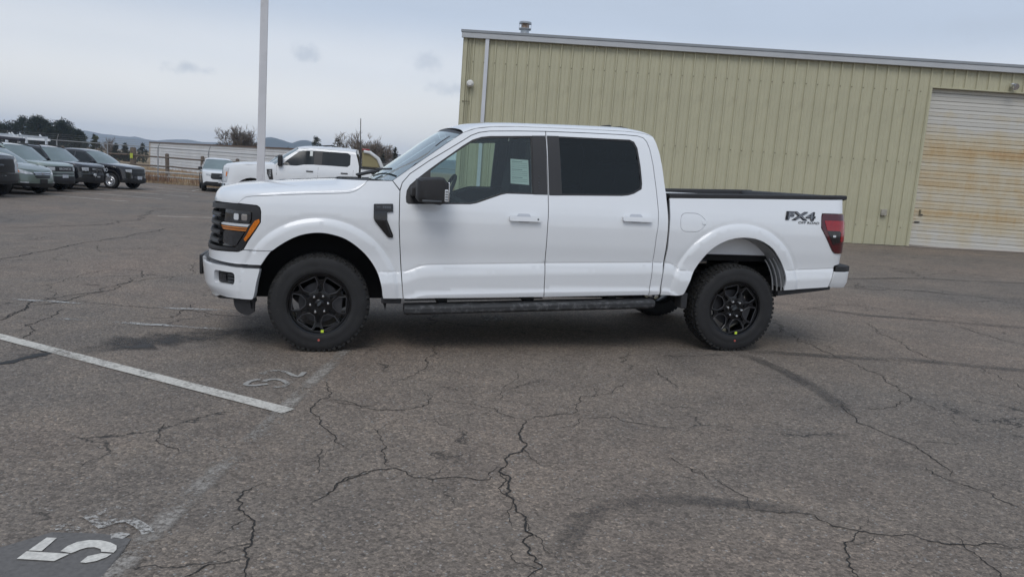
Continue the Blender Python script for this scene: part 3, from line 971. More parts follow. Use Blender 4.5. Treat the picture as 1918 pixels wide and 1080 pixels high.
# ================================================================== metal building
TAN = mat('tan_siding', (.45, .43, .30), .48, var=.06, vscale=1.2, dirt=((.34, .315, .22), 2.2, .55, .5), rvar=.08)
TRIM = mat('pale_grey_trim', (.50, .52, .54), .5, var=.05, vscale=2)
TRIMD = mat('grey_roof_edge', (.26, .28, .30), .5, var=.06, vscale=2)
WTRIM = mat('white_downspout', (.58, .60, .64), .5, var=.05, vscale=2)
SCREW = mat('screw_head', (.16, .14, .09), .6)
CONC = mat('concrete', (.30, .26, .23), .9, var=.2, vscale=2, bump=.2, bscale=30)
bld = empty('metal_building', (0, 20.6, 0), (0, 0, -.05))
tag(bld, 'tan ribbed metal building with a stained roll-up door behind the white pickup', 'building')
PITCH = .2925
def siding_mesh(name, z0, z1, nr=3):
    b = MB(); prof = []
    for k in range(nr):
        o = k * PITCH
        prof += [(o + .000, 0), (o + .070, 0), (o + .078, -.006), (o + .092, -.006), (o + .10, 0), (o + .165, 0), (o + .173, -.006), (o + .187, -.006), (o + .195, 0), (o + .2125, 0), (o + .2305, -.040), (o + .2605, -.040), (o + .2785, 0)]
    prof.append((nr * PITCH, 0))
    # sheets differ a little in how they dent
    for x, y in prof: b.v += [(x, y, z0), (x, y, z0 + (z1 - z0) * .3), (x, y, z1)]
    for i in range(len(prof) - 1):
        for j in range(2): b.f.append((3 * i + j, 3 * i + 3 + j, 3 * i + 4 + j, 3 * i + 1 + j))
    me = b.mesh(name, None, fix=False); me.materials.append(TAN)
    return me
S0, SD0, SD1, SEND = -1.73, 10.49, 14.75, 20.05
ZE = 5.12
full = siding_mesh('siding_panel', -.4, ZE)
SW = 3 * PITCH
def put_sheet(me, x, y=0, rz=0):
    return link(bpy.data.objects.new('siding_panel', me), bld, (x, y, 0), (0, 0, rz))
k = 0
x = S0
while x + SW < SD0 - .02:
    o = put_sheet(full, x, .0012 * (k % 2)); x += SW; k += 1
rest = SD0 - x
if rest > .05:
    nr = max(1, int(round(rest / PITCH)))
    me = siding_mesh('siding_panel', -.4, ZE, nr); o = put_sheet(me, x); o.scale = (rest / (nr * PITCH), 1, 1)
over = siding_mesh('siding_panel', 4.60, ZE)
x = SD0
while x < SD1 - .1:
    o = put_sheet(over, x); o.scale = (min(1, (SD1 - x) / SW), 1, 1); x += SW
x = SD1
while x < SEND - .1:
    put_sheet(full, x); x += SW
y = 0
while y < 15.5:
    put_sheet(full, S0 - .002, 15.8 - y, -PI / 2); y += SW
sb = MB()
for z in (4.487, 2.665, .95):
    x = S0 + .2465
    while x < SD0 - .05:
        sb.box((x, -.044, z + rnd.uniform(-.004, .004)), (.024, .012, .024)); x += PITCH
so = sb.build('screw_row', SCREW, bld); so['kind'] = 'stuff'
for zz, st in ((3.6, 2), (1.8, 3)):
    pass
# eave gutter and roof
MB().prism([(-.145, ZE - .03), (-.160, ZE + .085), (-.150, ZE + .10), (-.12, ZE + .10), (-.04, ZE + .10), (-.04, ZE - .03)], S0 - .08, SEND + .1, 'YZ').build('gutter', TRIM, bld, smooth=20)
MB().prism([(-.175, ZE + .102), (-.175, ZE + .165), (-.02, ZE + .185), (-.02, ZE + .102)], S0 - .10, SEND + .12, 'YZ').build('roof_edge', TRIMD, bld, smooth=20)
rf = MB(); rf.add([(S0 - .1, -.15, ZE + .17), (SEND + .1, -.15, ZE + .17), (SEND + .1, 8, ZE + .75), (S0 - .1, 8, ZE + .75), (SEND + .1, 16, ZE + .17), (S0 - .1, 16, ZE + .17)], [(0, 1, 2, 3), (3, 2, 4, 5)])
rf.build('roof', TRIMD, bld, smooth=None)
MB().prism([(0, ZE - .5), (0, ZE + .14), (8, ZE + .72), (15.8, ZE + .14), (15.8, ZE - .5)], S0 + .03, S0 + .05, 'YZ').build('gable_infill', TAN, bld, smooth=None)
MB().add([(SEND, .0, -.4), (SEND, 15.8, -.4), (SEND, 15.8, ZE + .1), (SEND, 8, ZE + .7), (SEND, 0, ZE + .1), (S0, 15.8, -.4), (S0, 15.8, ZE + .1)], [(0, 1, 2, 3, 4), (5, 1, 2, 6)]).build('far_wall', TAN, bld, smooth=None)
cm = MB(); cm.box((S0 + .02, -.042, 2.35), (.10, .012, 5.5)); cm.box((S0 - .042, .02, 2.35), (.012, .10, 5.5)); cm.build('corner_trim', TAN, bld)
MB().box((-1.125, -.085, 2.33), (.098, .075, 5.55)).build('downspout', WTRIM, bld, bevel=.008)
for dx in (.115, .16):
    MB().tube([(S0 + dx, -.05, -.2), (S0 + dx, -.05, 5.05)], .011, 6).build('conduit', TAN, bld)
MB().box((S0 + .12, -.055, 3.45), (.20, .02, .02)).build('conduit_strap', SCREW, bld)
gl = MB().lathe([(0, -.22), (.05, -.22), (.085, -.19), (.098, -.14), (.088, -.09), (.05, -.06), (.04, -.03), (.0, -.03)], 20, 'Y')
gl.build('round_wall_lamp', mat('white_globe', (.70, .69, .66), .4), bld, loc=(-1.51, 0, 3.91))
vb = MB()
vent = MB().lathe([(.115, 0), (.115, .18), (.105, .19)], 20); vo = vent.build('roof_vent', mat('galvanised', (.42, .45, .48), .4, metal=.6, var=.15, vscale=8), bld, loc=(-.18, .35, ZE + .16))
MB().lathe([(.10, .18), (.165, .185), (.165, .215), (.10, .22)], 20).build('vent_band', TRIMD, vo)
MB().lathe([(.105, .20), (.105, .33)], 16).build('vent_core', mat('vent_rust', (.30, .22, .17), .7, var=.3, vscale=9), vo)
MB().lathe([(0, .40), (.155, .385), (.168, .375), (.168, .335), (.10, .33)], 20).build('vent_cap', MATS['galvanised'], vo)
for k in range(6):
    a = k * PI / 3
    MB().tube([(.16 * math.cos(a), .16 * math.sin(a), .2), (.16 * math.cos(a), .16 * math.sin(a), .35)], .006, 4).build('vent_rod', TRIMD, vo)
MB().box((9.72, -.04, 1.315), (.15, .10, .17)).build('outlet_box', mat('outlet_grey', (.33, .31, .26), .6, var=.2, vscale=10), bld, bevel=.01)
# overhead door
def door_mat():
    m = bpy.data.materials.new('rust_stained_door'); m.use_nodes = True
    t, N = nodes(m); L = t.links.new
    b = t.nodes['Principled BSDF']; b.inputs['Roughness'].default_value = .55
    g = N('ShaderNodeNewGeometry')
    def noise(scale, det, sc):
        mp = N('ShaderNodeMapping'); mp.inputs['Scale'].default_value = sc; L(g.outputs['Position'], mp.inputs[0])
        n = N('ShaderNodeTexNoise'); n.inputs['Scale'].default_value = scale; n.inputs['Detail'].default_value = det; n.inputs['Roughness'].default_value = .6
        L(mp.outputs[0], n.inputs['Vector']); return n.outputs['Fac']
    a = noise(1.6, 6, (1.5, 1, .8)); c = noise(1.0, 4, (.15, 1, 3.2)); d = noise(9, 6, (2.0, 1, .35))
    s = N('ShaderNodeSeparateXYZ'); L(g.outputs['Position'], s.inputs[0])
    zr = N('ShaderNodeValToRGB'); z01 = N('ShaderNodeMapRange'); L(s.outputs['Z'], z01.inputs[0]); z01.inputs['From Min'].default_value = .5; z01.inputs['From Max'].default_value = 4.6
    L(z01.outputs[0], zr.inputs[0]); e = zr.color_ramp.elements
    e[0].position = 0; e[0].color = (.12, .12, .12, 1); e[1].position = 1; e[1].color = (0, 0, 0, 1)
    for p, v in ((.12, .38), (.22, .62), (.30, .42), (.42, .6), (.50, .5), (.62, .75), (.70, .55), (.80, .18)):
        q = e.new(p); q.color = (v, v, v, 1)
    m1 = N('ShaderNodeMath', operation='MULTIPLY'); L(a, m1.inputs[0]); m1.inputs[1].default_value = 1.0
    m2 = N('ShaderNodeMath', operation='ADD'); L(m1.outputs[0], m2.inputs[0]); L(c, m2.inputs[1])
    m3 = N('ShaderNodeMath', operation='ADD'); L(m2.outputs[0], m3.inputs[0]); L(zr.outputs[0], m3.inputs[1])
    mr = N('ShaderNodeMapRange'); L(m3.outputs[0], mr.inputs[0])
    for k, v in zip(('From Min', 'From Max'), (1.15, 2.0)): mr.inputs[k].default_value = v
    dm = N('ShaderNodeMapRange'); L(d, dm.inputs[0]); dm.inputs['To Min'].default_value = .55; dm.inputs['To Max'].default_value = 1.25
    mm = N('ShaderNodeMath', operation='MULTIPLY'); L(mr.outputs[0], mm.inputs[0]); L(dm.outputs[0], mm.inputs[1])
    cr_ = N('ShaderNodeValToRGB'); e = cr_.color_ramp.elements
    e[0].color = (.55, .535, .49, 1); e[1].color = (.43, .28, .14, 1)
    q = e.new(.35); q.color = (.54, .475, .35, 1)
    q = e.new(.7); q.color = (.50, .38, .22, 1)
    L(mm.outputs[0], cr_.inputs[0]); L(cr_.outputs[0], b.inputs['Base Color'])
    return m
DOORM = door_mat()
sl = MB()
dw = SD1 - SD0 - .06
prof = [(.0, .024), (.008, .0), (.085, -.004), (.092, .008), (.105, .008), (.112, -.004), (.190, .0), (.198, .024)]
for z, yv in prof: sl.v += [(0, yv, z), (dw, yv, z)]
for i in range(len(prof) - 1): sl.f.append((2 * i, 2 * i + 1, 2 * i + 3, 2 * i + 2))
slm = sl.mesh('door_slat', None, fix=False); slm.materials.append(DOORM)
dr = empty('roll_up_door', (SD0 + .03, .11, 0), parent=bld)
for k in range(21):
    link(bpy.data.objects.new('door_slat', slm), dr, (0, 0, .50 + k * .2), None)
MB().box((dw / 2, .02, .47), (dw, .05, .06), (0, -.008, 0)).build('bottom_seal', DARK, dr)
MB().box((dw / 2, .05, 2.5), (dw, .03, 4.4)).build('door_backing', DARK, dr)
MB().box((.20, -.03, 1.39), (.035, .03, .14)).build('door_handle', SCREW, dr)
MB().box((.24, -.03, 1.33), (.07, .02, .03)).build('door_latch', STEEL, dr)
MB().box((.16, -.02, 1.13), (.13, .02, .025)).build('slide_bolt', STEEL, dr)
for x in (SD0 - .012, SD1 + .012):
    MB().box((x, .03, 2.2), (.05, .16, 4.85)).build('door_jamb', TAN, bld)
MB().box(((SD0 + SD1) / 2, .03, 4.615), (dw + .1, .16, .03)).build('door_head', TAN, bld)
fl = empty('flood_lamp', (12.48, -.05, 4.78), parent=bld)
MB().lathe([(0, 0), (.06, -.01), (.06, -.04), (0, -.05)], 14, 'Y').build('lamp_base', TRIM, fl)
for dx, rz in ((-.10, .5), (.10, -.4)):
    MB().lathe([(.03, 0), (.045, -.05), (.085, -.13), (.085, -.15), (.0, -.155)], 18, 'Y').build('lamp_head', CHROME, fl, loc=(dx * .5, -.03, .0), rot=(.35, 0, rz))
ap = MB(); ap.v = [(SD0 - .1, -.25, 0), (SD1 + .1, -.25, 0), (SD1 + .1, .2, 0), (SD0 - .1, .2, 0)]
import mathutils
ap2 = []
for q in ap.v:
    wv = Matrix.Rotation(-.05, 3, 'Z') @ Vector(q) + Vector((0, 20.6, 0)); ap2.append((q[0], q[1], gz(wv.x, wv.y) + .012))
MB().add(ap2, [(0, 1, 2, 3)]).build('door_apron', CONC, bld, smooth=None)

WDIRT = worn('wall_foot_dirt', (.07, .062, .055), .95, scale=7, soft=.3, big=1.2)
ribbon('wall_foot_dirt', [(-1.8, 20.55), (4, 20.28), (10.4, 19.98)], .5, WDIRT, .005, step=.3, jitter=.03, soft=True)
# ================================================================== light poles
POLEM = mat('pale_pole_paint', (.62, .62, .64), .5, var=.06, vscale=2, dirt=((.36, .35, .34), 3, .55, .5))
def pole(x, y, h, w, lab, arms, rot=.35):
    z = gz(x, y)
    r = empty('light_pole', (x, y, z), (0, 0, rot))
    tag(r, lab, 'light pole')
    MB().lathe([(.0, .7), (.26, .7), (.29, .66), (.29, -.1)], 24).build('concrete_base', CONC, r)
    pv = MB(); q = w / 2; c = .014
    def ring(q_, zz): return [(q_ - c, -q_, zz), (q_, -q_ + c, zz), (q_, q_ - c, zz), (q_ - c, q_, zz), (-q_ + c, q_, zz), (-q_, q_ - c, zz), (-q_, -q_ + c, zz), (-q_ + c, -q_, zz)]
    pv.v = ring(q, .7) + ring(q * .92, h); pv.f = [(i, (i + 1) % 8, (i + 1) % 8 + 8, i + 8) for i in range(8)] + [tuple(range(8, 16))]
    pv.build('shaft', POLEM, r, smooth=None)
    MB().box((0, 0, .73), (.32, .32, .03)).build('base_plate', POLEM, r, bevel=.005)
    MB().box((0, -q - .004, 1.12), (.075, .012, .13)).build('hand_hole_cover', POLEM, r)
    for a in arms:
        d = Vector((math.cos(a - rot), math.sin(a - rot), 0))
        MB().tube([Vector((0, 0, h - .12)), d * .45 + Vector((0, 0, h - .1))], .03, 8).build('arm', POLEM, r)
        hd = MB().box(d * .85 + Vector((0, 0, h - .10)), (.85, .38, .13), Matrix.Rotation(math.atan2(d.y, d.x), 3, 'Z')).build('lamp_head', mat('lamp_head_brown', (.10, .06, .05), .5), r, bevel=.02)
    return r
pole(-6.50, 18.9, 8.2, .19, 'tall square pale grey light pole rising behind the hood of the white pickup', (0, PI))
pole(-29.6, 40.0, 9.35, .19, 'light pole at the far left of which only a brown lamp head shows', (-.2, PI))

# ================================================================== the white pickup in front
_zc = (np.array([.3, .643, .679, .801, .864, 1.854, 2.617, 2.83, 2.994, 3.039, 3.098, 3.3, 4.0, 4.143, 4.645, 5]),
       np.array([.678, .681, .688, .735, .745, .783, .806, .813, .811, .792, .748, .745, .763, .771, .80, .81]))
_lo = (np.array([-.6, -.36, -.30, -.262, -.25, -.236, -.115, -.095, -.014, -.006, 0, .6]),
       np.array([-.045, -.014, .008, .020, .020, .012, .020, .021, .003, -.004, 0, 0]))
_fl = (np.array([.40, .50, .52, .56, .612, .626, .634, .650, 1.2]), np.array([.020, .0195, .019, .017, .013, -.002, -.004, 0, 0]))
ARCH = ((.003, .46), (3.655, .545))
def truck_extra(U, Z):
    zc = np.interp(U, *_zc)
    w = sstep((U - .2) / .25)
    o = np.interp(Z - zc, *_lo) * w
    for cx, cz in ARCH:
        rho = np.hypot(U - cx, Z - cz)
        o = o + np.interp(rho, *_fl) * sstep((Z - (cz - .16)) / .3)
    return o
TPROF = ([.25, .45, .62, .78, .95, 1.08, 1.17, 1.24, 1.30, 1.45, 1.65, 1.80, 1.88, 1.93, 1.96, 2.05],
         [.975, .978, .980, .985, 1.004, 1.008, 1.0, .983, .963, .912, .845, .785, .745, .69, .62, .5])
TLEAN = ([.2, .4, .5, .69, .70, .80, .85, 1.15, 1.25, 1.4], [-.06, -.05, 0, .015, -.01, -.01, -.02, -.05, -.075, -.15])
TRLEAN = ([.2, .6, 1.0, 1.5], [0, 0, -.01, -.03])

truck = empty('pickup_truck', (-1.7513, 6.8619, gz(-1.7513, 6.8619) + .003), (0, -.0217, .2298))
tag(truck, 'white crew cab pickup truck parked side-on in front, with black wheels', 'pickup truck')
V = Veh(truck, 1.0, -.35, .60, 3.2, 4.62, .16, 14.0, TPROF, TLEAN, TRLEAN, truck_extra)
V.wf = (-.45, .5)
UF = V.uf + .002

def featlines(x0, x1):
    out = []
    for dz in (.006, 0, -.006, -.014, -.095, -.115, -.236, -.25, -.262):
        for x in np.arange(x0, x1, .025):
            out.append((x, float(np.interp(x, *_zc)) + dz))
    return out
def rings(c, a0=-10, a1=190):
    out = []
    for r in (.53, .57, .612, .626, .634, .650):
        for a in np.arange(a0, a1, 2.2):
            out.append((c[0] + r * math.cos(math.radians(a)), c[1] + r * math.sin(math.radians(a))))
    return out

F_ARCH = crm([(-.40, .775), (-.351, .826), (-.268, .888), (-.168, .942), (-.083, .966), (-.005, .974), (.069, .968), (.173, .941), (.26, .893), (.349, .817), (.413, .736), (.458, .652), (.486, .555), (.497, .478)], 3)
SEAM_FD = [(.669, .453), (.657, .558), (.64, .751), (.624, .952), (.617, 1.068), (.617, 1.227), (.62, 1.332)]
HOODSEAM = crm([(-.649, 1.176), (-.61, 1.207), (-.56, 1.233), (-.396, 1.249), (-.172, 1.268), (.06, 1.284), (.167, 1.292), (.236, 1.302), (.288, 1.326), (.331, 1.363), (.361, 1.400)], 3)
HL_EDGE = [(-.596, .816), (-.547, .892), (-.529, .915), (-.484, .979), (-.446, 1.042), (-.444, 1.122), (-.453, 1.153), (-.475, 1.168), (-.533, 1.171), (-.649, 1.176)]
G = .0035
# ---- fenders
fender = F_ARCH[3:] + [(.505, .453)] + SEAM_FD + [(.56, 1.408)] + HOODSEAM[::-1] + HL_EDGE[::-1][1:] + [(-.368, .818)]
V.panel('front_fender', fender, WHITE, res=.035, gap=G, feats=featlines(.45, .66) + rings(ARCH[0]))
# ---- doors
A_SEAM = [(.638, 1.395), (.70, 1.469), (.854, 1.58), (1.002, 1.675), (1.134, 1.76), (1.211, 1.811), (1.278, 1.839), (1.365, 1.856), (1.6, 1.872), (1.861, 1.885)]
SPLIT = [(1.861, 1.885), (1.857, 1.77), (1.860, 1.555), (1.861, 1.351), (1.858, 1.167), (1.855, 1.112), (1.855, .877), (1.857, .687), (1.861, .54), (1.862, .484)]
FWIN = [(.688, 1.228), (.67, 1.24), (.667, 1.282), (.674, 1.335), (.70, 1.38), (.763, 1.437), (.863, 1.518), (.946, 1.581), (1.039, 1.649), (1.133, 1.719), (1.219, 1.775), (1.295, 1.803), (1.372, 1.815), (1.737, 1.839), (1.848, 1.845), (1.848, 1.351), (1.503, 1.345), (1.456, 1.334), (1.249, 1.257), (1.193, 1.246)]
FGLASS = [(.868, 1.246), (.868, 1.50), (.946, 1.563), (1.039, 1.631), (1.133, 1.70), (1.219, 1.757), (1.295, 1.786), (1.372, 1.798), (1.722, 1.821), (1.722, 1.361), (1.503, 1.357), (1.448, 1.345), (1.243, 1.27), (1.19, 1.258)]
fdoor = SEAM_FD + A_SEAM + SPLIT[1:]
fd = V.panel('front_door', fdoor, WHITE, holes=[FWIN], res=.035, gap=G, feats=featlines(.62, 1.87))
RDTOP = [(2.261, 1.896), (2.572, 1.901), (2.707, 1.898), (2.756, 1.885), (2.783, 1.855), (2.807, 1.787), (2.827, 1.653), (2.845, 1.442), (2.852, 1.299), (2.854, 1.232), (2.85, 1.12), (2.841, 1.033), (2.835, .827), (2.828, .684), (2.82, .515)]
RWIN = [(1.875, 1.847), (2.0, 1.85), (2.626, 1.86), (2.666, 1.843), (2.692, 1.791), (2.71, 1.627), (2.717, 1.484), (2.709, 1.436), (2.635, 1.394), (2.583, 1.378), (2.521, 1.37), (1.875, 1.347)]
RGLASS = [(1.985, 1.364), (1.977, 1.836), (2.62, 1.846), (2.652, 1.83), (2.676, 1.785), (2.694, 1.625), (2.702, 1.49), (2.694, 1.446), (2.63, 1.407), (2.58, 1.392), (2.52, 1.385)]
rd = V.panel('rear_door', SPLIT[::-1] + RDTOP, WHITE, holes=[RWIN], res=.035, gap=G, feats=featlines(1.86, 2.85))
for doors, win, gl, gm in ((fd, FWIN, FGLASS, G_FR), (rd, RWIN, RGLASS, G_DK)):
    for i, d in enumerate(doors):
        V.panel('window_frame', inset(win, .001), SATIN, holes=[gl], e=-.006, res=.06, flange=.03, mirror=False, near=(i == 0), parent=d)
        V.panel('window_glass', inset(gl, -.006), gm, e=-.0095, res=.05, flange=0, mirror=False, near=(i == 0), parent=d)
for i in (0, 1):
    V.panel('pillar_cover', [(1.732, 1.349), (1.736, 1.8405), (1.8535, 1.848), (1.8545, 1.352)], SATIN, e=.003, res=.06, flange=.02, mirror=False, near=(i == 0), parent=fd[i])
    V.panel('pillar_cover', [(1.868, 1.3495), (1.867, 1.8485), (1.972, 1.852), (1.980, 1.352)], SATIN, e=.003, res=.06, flange=.02, mirror=False, near=(i == 0), parent=rd[i])
    V.panel('lower_trim', [(.68, .447), (1.855, .478), (1.855, .468), (.68, .437)], DARK, e=-.004, res=.1, flange=.02, mirror=False, near=(i == 0), parent=fd[i])
# keypad digits on the pillar
for k in range(5):
    MB().box((1.782 + k * .0007, -float(V.prof(1.40 + k * .025)) - .005, 1.40 + k * .025), (.010, .004, .008)).build('keypad_button', BADGE, fd[0], bevel=0)
# ---- cab frame: A pillar, roof side and rear corner in one piece
CAB_BACK = [(2.855, 1.899), (2.877, 1.841), (2.899, 1.754), (2.915, 1.638), (2.927, 1.493), (2.936, 1.407), (2.941, 1.295), (2.945, 1.181), (2.944, .987), (2.937, .829), (2.929, .691), (2.921, .52)]
ROOF_E = [(1.141, 1.830), (1.25, 1.872), (1.4, 1.897), (1.6, 1.911), (1.86, 1.919), (2.3, 1.930), (2.6, 1.935), (2.70, 1.932), (2.78, 1.924), (2.83, 1.912), (2.855, 1.899)]
WS_E = [(.56, 1.408), (.70, 1.513), (.85, 1.622), (1.0, 1.732), (1.141, 1.83)]
cabframe = [(.62, 1.336)] + [(.56, 1.408)] + WS_E[1:] + ROOF_E[1:-1] + CAB_BACK + RDTOP[::-1] + [(1.861, 1.8855)] + A_SEAM[:-1][::-1]
V.panel('cab_frame', cabframe, WHITE, res=.03, gap=G * .8, feats=featlines(2.8, 2.93))
RE = V.P([p[0] for p in ROOF_E], [p[1] for p in ROOF_E], -.002)
RC = [(1.055, 1.884), (1.19, 1.927), (1.36, 1.952), (1.58, 1.966), (1.85, 1.975), (2.3, 1.988), (2.6, 1.992), (2.72, 1.982), (2.80, 1.965), (2.855, 1.94), (2.88, 1.915)]
def densify(E, C, k=4):
    E2 = np.array(crm([tuple(p) for p in E], k)); C2 = np.array(crm([tuple(p) for p in C], k))
    return E2, C2
patch('roof', *densify(RE, RC), WHITE, truck, p=3.0, q=2.0, nw=28)
WE = V.P([p[0] for p in WS_E], [p[1] for p in WS_E], -.012)
WC = [(.40, 1.405), (.56, 1.53), (.73, 1.655), (.89, 1.775), (1.05, 1.878)]
patch('windshield', *densify(WE, WC, 3), G_WS, truck, p=2.2, q=1.0, nw=20)
# dark band round the windshield
WT = V.P([1.105, 1.141], [1.803, 1.83], -.008)
patch('windshield_band', [tuple(WT[0]), tuple(WT[1])], [(1.01, 1.852), (1.052, 1.882)], SATIN, truck, p=2.2, q=1.0, nw=20)
# ---- hood
HS = [p for p in HOODSEAM]
hs_u = np.array([p[0] for p in HS]); hs_z = np.array([p[1] for p in HS])
HE = V.P(hs_u, hs_z, -.003)
hx = HE[:, 0]
HC = np.stack([np.interp(hx, [-.62, -.5, -.3, .0, .2, .361], [-.845, -.70, -.42, -.06, .07, .11]),
               np.interp(hx, [-.62, -.5, -.3, .0, .2, .361], [1.282, 1.320, 1.350, 1.382, 1.392, 1.394])], 1)
patch('hood', HE, HC, WHITE, truck, p=3.4, q=2.4, nw=40, xp=[2.6 + 6 * float(sstep((x_ - .0) / .3)) for x_ in hx])
# hood nose: from the leading edge of the hood down to the grille
nu = np.linspace(-.649, UF, 24)
top = []; bot = []
hood_front_E = HE[0]
nose = MB(); NV = []; NF = []
for sgn in (-1, 1):
    pass
W_ = np.sin(np.linspace(-PI / 2, PI / 2, 37))
row_top = []
for w in W_:
    a = abs(w); g = 1 - (max(0, 1 - a ** 3.4)) ** (1 / 2.4)
    row_top.append((HC[0, 0] + (HE[0, 0] - HC[0, 0]) * a ** 2.6, abs(HE[0, 1]) * w, HC[0, 1] + (HE[0, 2] - HC[0, 1]) * g))
row_bot = []
for w in W_:
    u = UF + (-.649 - UF) * abs(w) ** 1.3
    q = V.P(u, 1.163 + .012 * abs(w), -.004)
    row_bot.append((q[0], q[1] * (-1 if w > 0 else 1), q[2]))
for k in range(7):
    t = k / 6
    for a, b in zip(row_top, row_bot):
        tt = t
        bx = a[0] + (b[0] - a[0]) * (1 - (1 - tt) ** 1.7)
        NV.append((bx, a[1] + (b[1] - a[1]) * tt, a[2] + (b[2] - a[2]) * tt ** 1.25))
for k in range(6):
    for j in range(36):
        NF.append((k * 37 + j, k * 37 + j + 1, (k + 1) * 37 + j + 1, (k + 1) * 37 + j))
MB().add(NV, NF).build('hood_nose', WHITE, truck, smooth=70, fix=True)
# ---- cowl and wipers
MB().add([(.10, -.60, 1.374), (.34, -.80, 1.384), (.60, -.865, 1.398), (.44, -.35, 1.398), (.42, 0, 1.398), (.44, .35, 1.398), (.60, .865, 1.398), (.34, .80, 1.384), (.10, .60, 1.374), (.06, 0, 1.372)],
         [(0, 1, 2, 3), (0, 3, 4, 9), (9, 4, 5, 8), (8, 5, 6, 7)]).build('cowl', TEXBLK, truck)
for y0, y1, xx in ((-.05, -.72, .46), (.62, .02, .40)):
    w = MB()
    w.tube([(.30, y0, 1.425), (.38, y0 - .1, 1.45), (.45 + .02, (y0 + y1) / 2, 1.475)], .011, 6)
    w.tube([(.43, y0 + .02, 1.445), (.50, (y0 + y1) / 2, 1.495), (.56, y1, 1.50)], .009, 6)
    w.build('wiper', SATIN, truck)
# ---- lower front fascia, bumper, air dam
V.panel('lower_fascia', [(-.368, .818), (-.596, .816), (-.641, .797), (-1.0, .781), (UF, .775), (UF, .707), (-.96, .706), (-.66, .699), (-.444, .705), (-.43, .728), (-.40, .775)], WHITE, gap=.002, res=.035, flange=.03)
V.panel('bumper_trim', [(-.452, .700), (-.66, .694), (-.96, .701), (UF, .703), (UF, .672), (-.96, .672), (-.66, .66), (-.455, .66)], SATIN, e=-.004, res=.05, flange=.03)
FOG = rnd_poly([(-.86, .640), (-.654, .632), (-.660, .534), (-.877, .534)], .03)
bumper = [(-.448, .678), (-.654, .674), (-.9, .688), (UF, .690), (UF, .60), (-1.16, .60), (-1.10, .47), (UF, .46), (UF, .40), (-.95, .405), (-.864, .428), (-.76, .424), (-.63, .427), (-.506, .431), (-.490, .487), (-.474, .574), (-.457, .641)]
bmp = V.panel('front_bumper', rnd_poly(bumper, .018, 3), WHITE, holes=[FOG], e=.022, res=.035, flange=.06)
for i, b in enumerate(bmp):
    V.panel('fog_lamp_pocket', inset(FOG, -.002), SATIN, e=-.018, res=.05, flange=.01, mirror=False, near=(i == 0), parent=b)
    V.panel('fog_lamp', [(-.83, .61), (-.765, .61), (-.765, .556), (-.84, .556)], LENSD, e=-.006, res=.05, flange=.014, mirror=False, near=(i == 0), parent=b)
    for k in range(3):
        V.panel('vent_fin', [(-.735, .616 - .027 * k), (-.675, .612 - .027 * k), (-.677, .600 - .027 * k), (-.737, .604 - .027 * k)], BADGE, e=.002, res=.05, flange=.02, mirror=False, near=(i == 0), parent=b)
V.panel('lower_intake', [(-1.10, .61), (UF, .62), (UF, .40), (-.96, .39), (-1.05, .46)], TEXBLK, e=-.01, res=.06, flange=.02)
V.panel('bumper_skirt', [(-.506, .432), (-.76, .426), (-.95, .408), (UF, .405), (UF, .375), (-.95, .385), (-.80, .402), (-.70, .41), (-.52, .415)], TEXBLK, e=-.002, res=.06, flange=.02)
V.panel('air_dam', crm([(-.745, .436), (-.735, .36), (-.70, .318), (-.641, .296), (-.573, .29), (-.52, .322)], 3) + [(-.506, .436)], TEXBLK, e=-.02, res=.04, flange=.02)
pb = MB().box((-1.015, -.05, .60), (.03, .36, .17)); pb.build('plate_bracket', SATIN, truck, bevel=.008)
# ---- headlight, grille
outer = HL_EDGE + [(-1.07, 1.160), (UF, 1.150), (UF, .778), (-1.0, .784), (-.641, .800)]
V.panel('grille_backing', inset(outer, .006), DARK, e=-.05, res=.06, flange=0)
inner = rnd_poly([(-.505, 1.122), (-.83, 1.124), (UF + .03, 1.10), (UF + .03, .83), (-.85, .822), (-.665, .826), (-.60, .905), (-.512, 1.035)], .012, 3)
V.panel('grille_surround', inset(rnd_poly(outer, .02, 3), .003), SATIN, holes=[inner], e=.004, res=.03, flange=.05)
hls = V.panel('headlight', [(-.505, 1.122), (-.86, 1.122), (-.86, .83), (-.67, .83), (-.60, .905), (-.512, 1.035)], SMOKE, e=-.028, res=.04, flange=.03)
for i, h in enumerate(hls):
    kw = dict(mirror=False, near=(i == 0), parent=h)
    V.panel('upper_lens', rnd_poly([(-.828, 1.108), (-.53, 1.113), (-.528, 1.06), (-.545, 1.026), (-.843, 1.022)], .012), LENSD, e=-.016, res=.04, flange=.012, **kw)
    for k in range(2):
        V.panel('reflector', rrect(-.70 + .085 * k, -.645 + .085 * k, 1.045, 1.095, .012), CHROME if k else LAMPW, e=-.0145, res=.04, flange=.002, **kw)
    V.panel('running_light', [(-.93, 1.0), (-.85, 1.016), (-.54, 1.018), (-.552, .998), (-.85, .996)], LAMPW, e=-.010, res=.04, flange=.02, **kw)
    V.panel('turn_signal', [(-.90, .988), (-.85, .990), (-.555, .991), (-.560, .981), (-.85, .979)], AMBERW, e=-.008, res=.04, flange=.02, **kw)
    V.panel('turn_signal', [(-.87, .972), (-.85, .973), (-.562, .974), (-.570, .963), (-.84, .962)], AMBERW, e=-.009, res=.04, flange=.02, **kw)
    V.panel('lower_lens', rnd_poly([(-.848, .948), (-.587, .952), (-.645, .885), (-.676, .842), (-.815, .842), (-.848, .858)], .012), LENSD, e=-.016, res=.04, flange=.012, **kw)
    V.panel('side_marker', rnd_poly([(-.455, 1.066), (-.486, 1.052), (-.522, 1.0), (-.558, .934), (-.584, .902), (-.568, .884), (-.527, .930), (-.482, .993), (-.449, 1.046)], .006), AMBER, e=.007, res=.03, flange=.006, **kw)
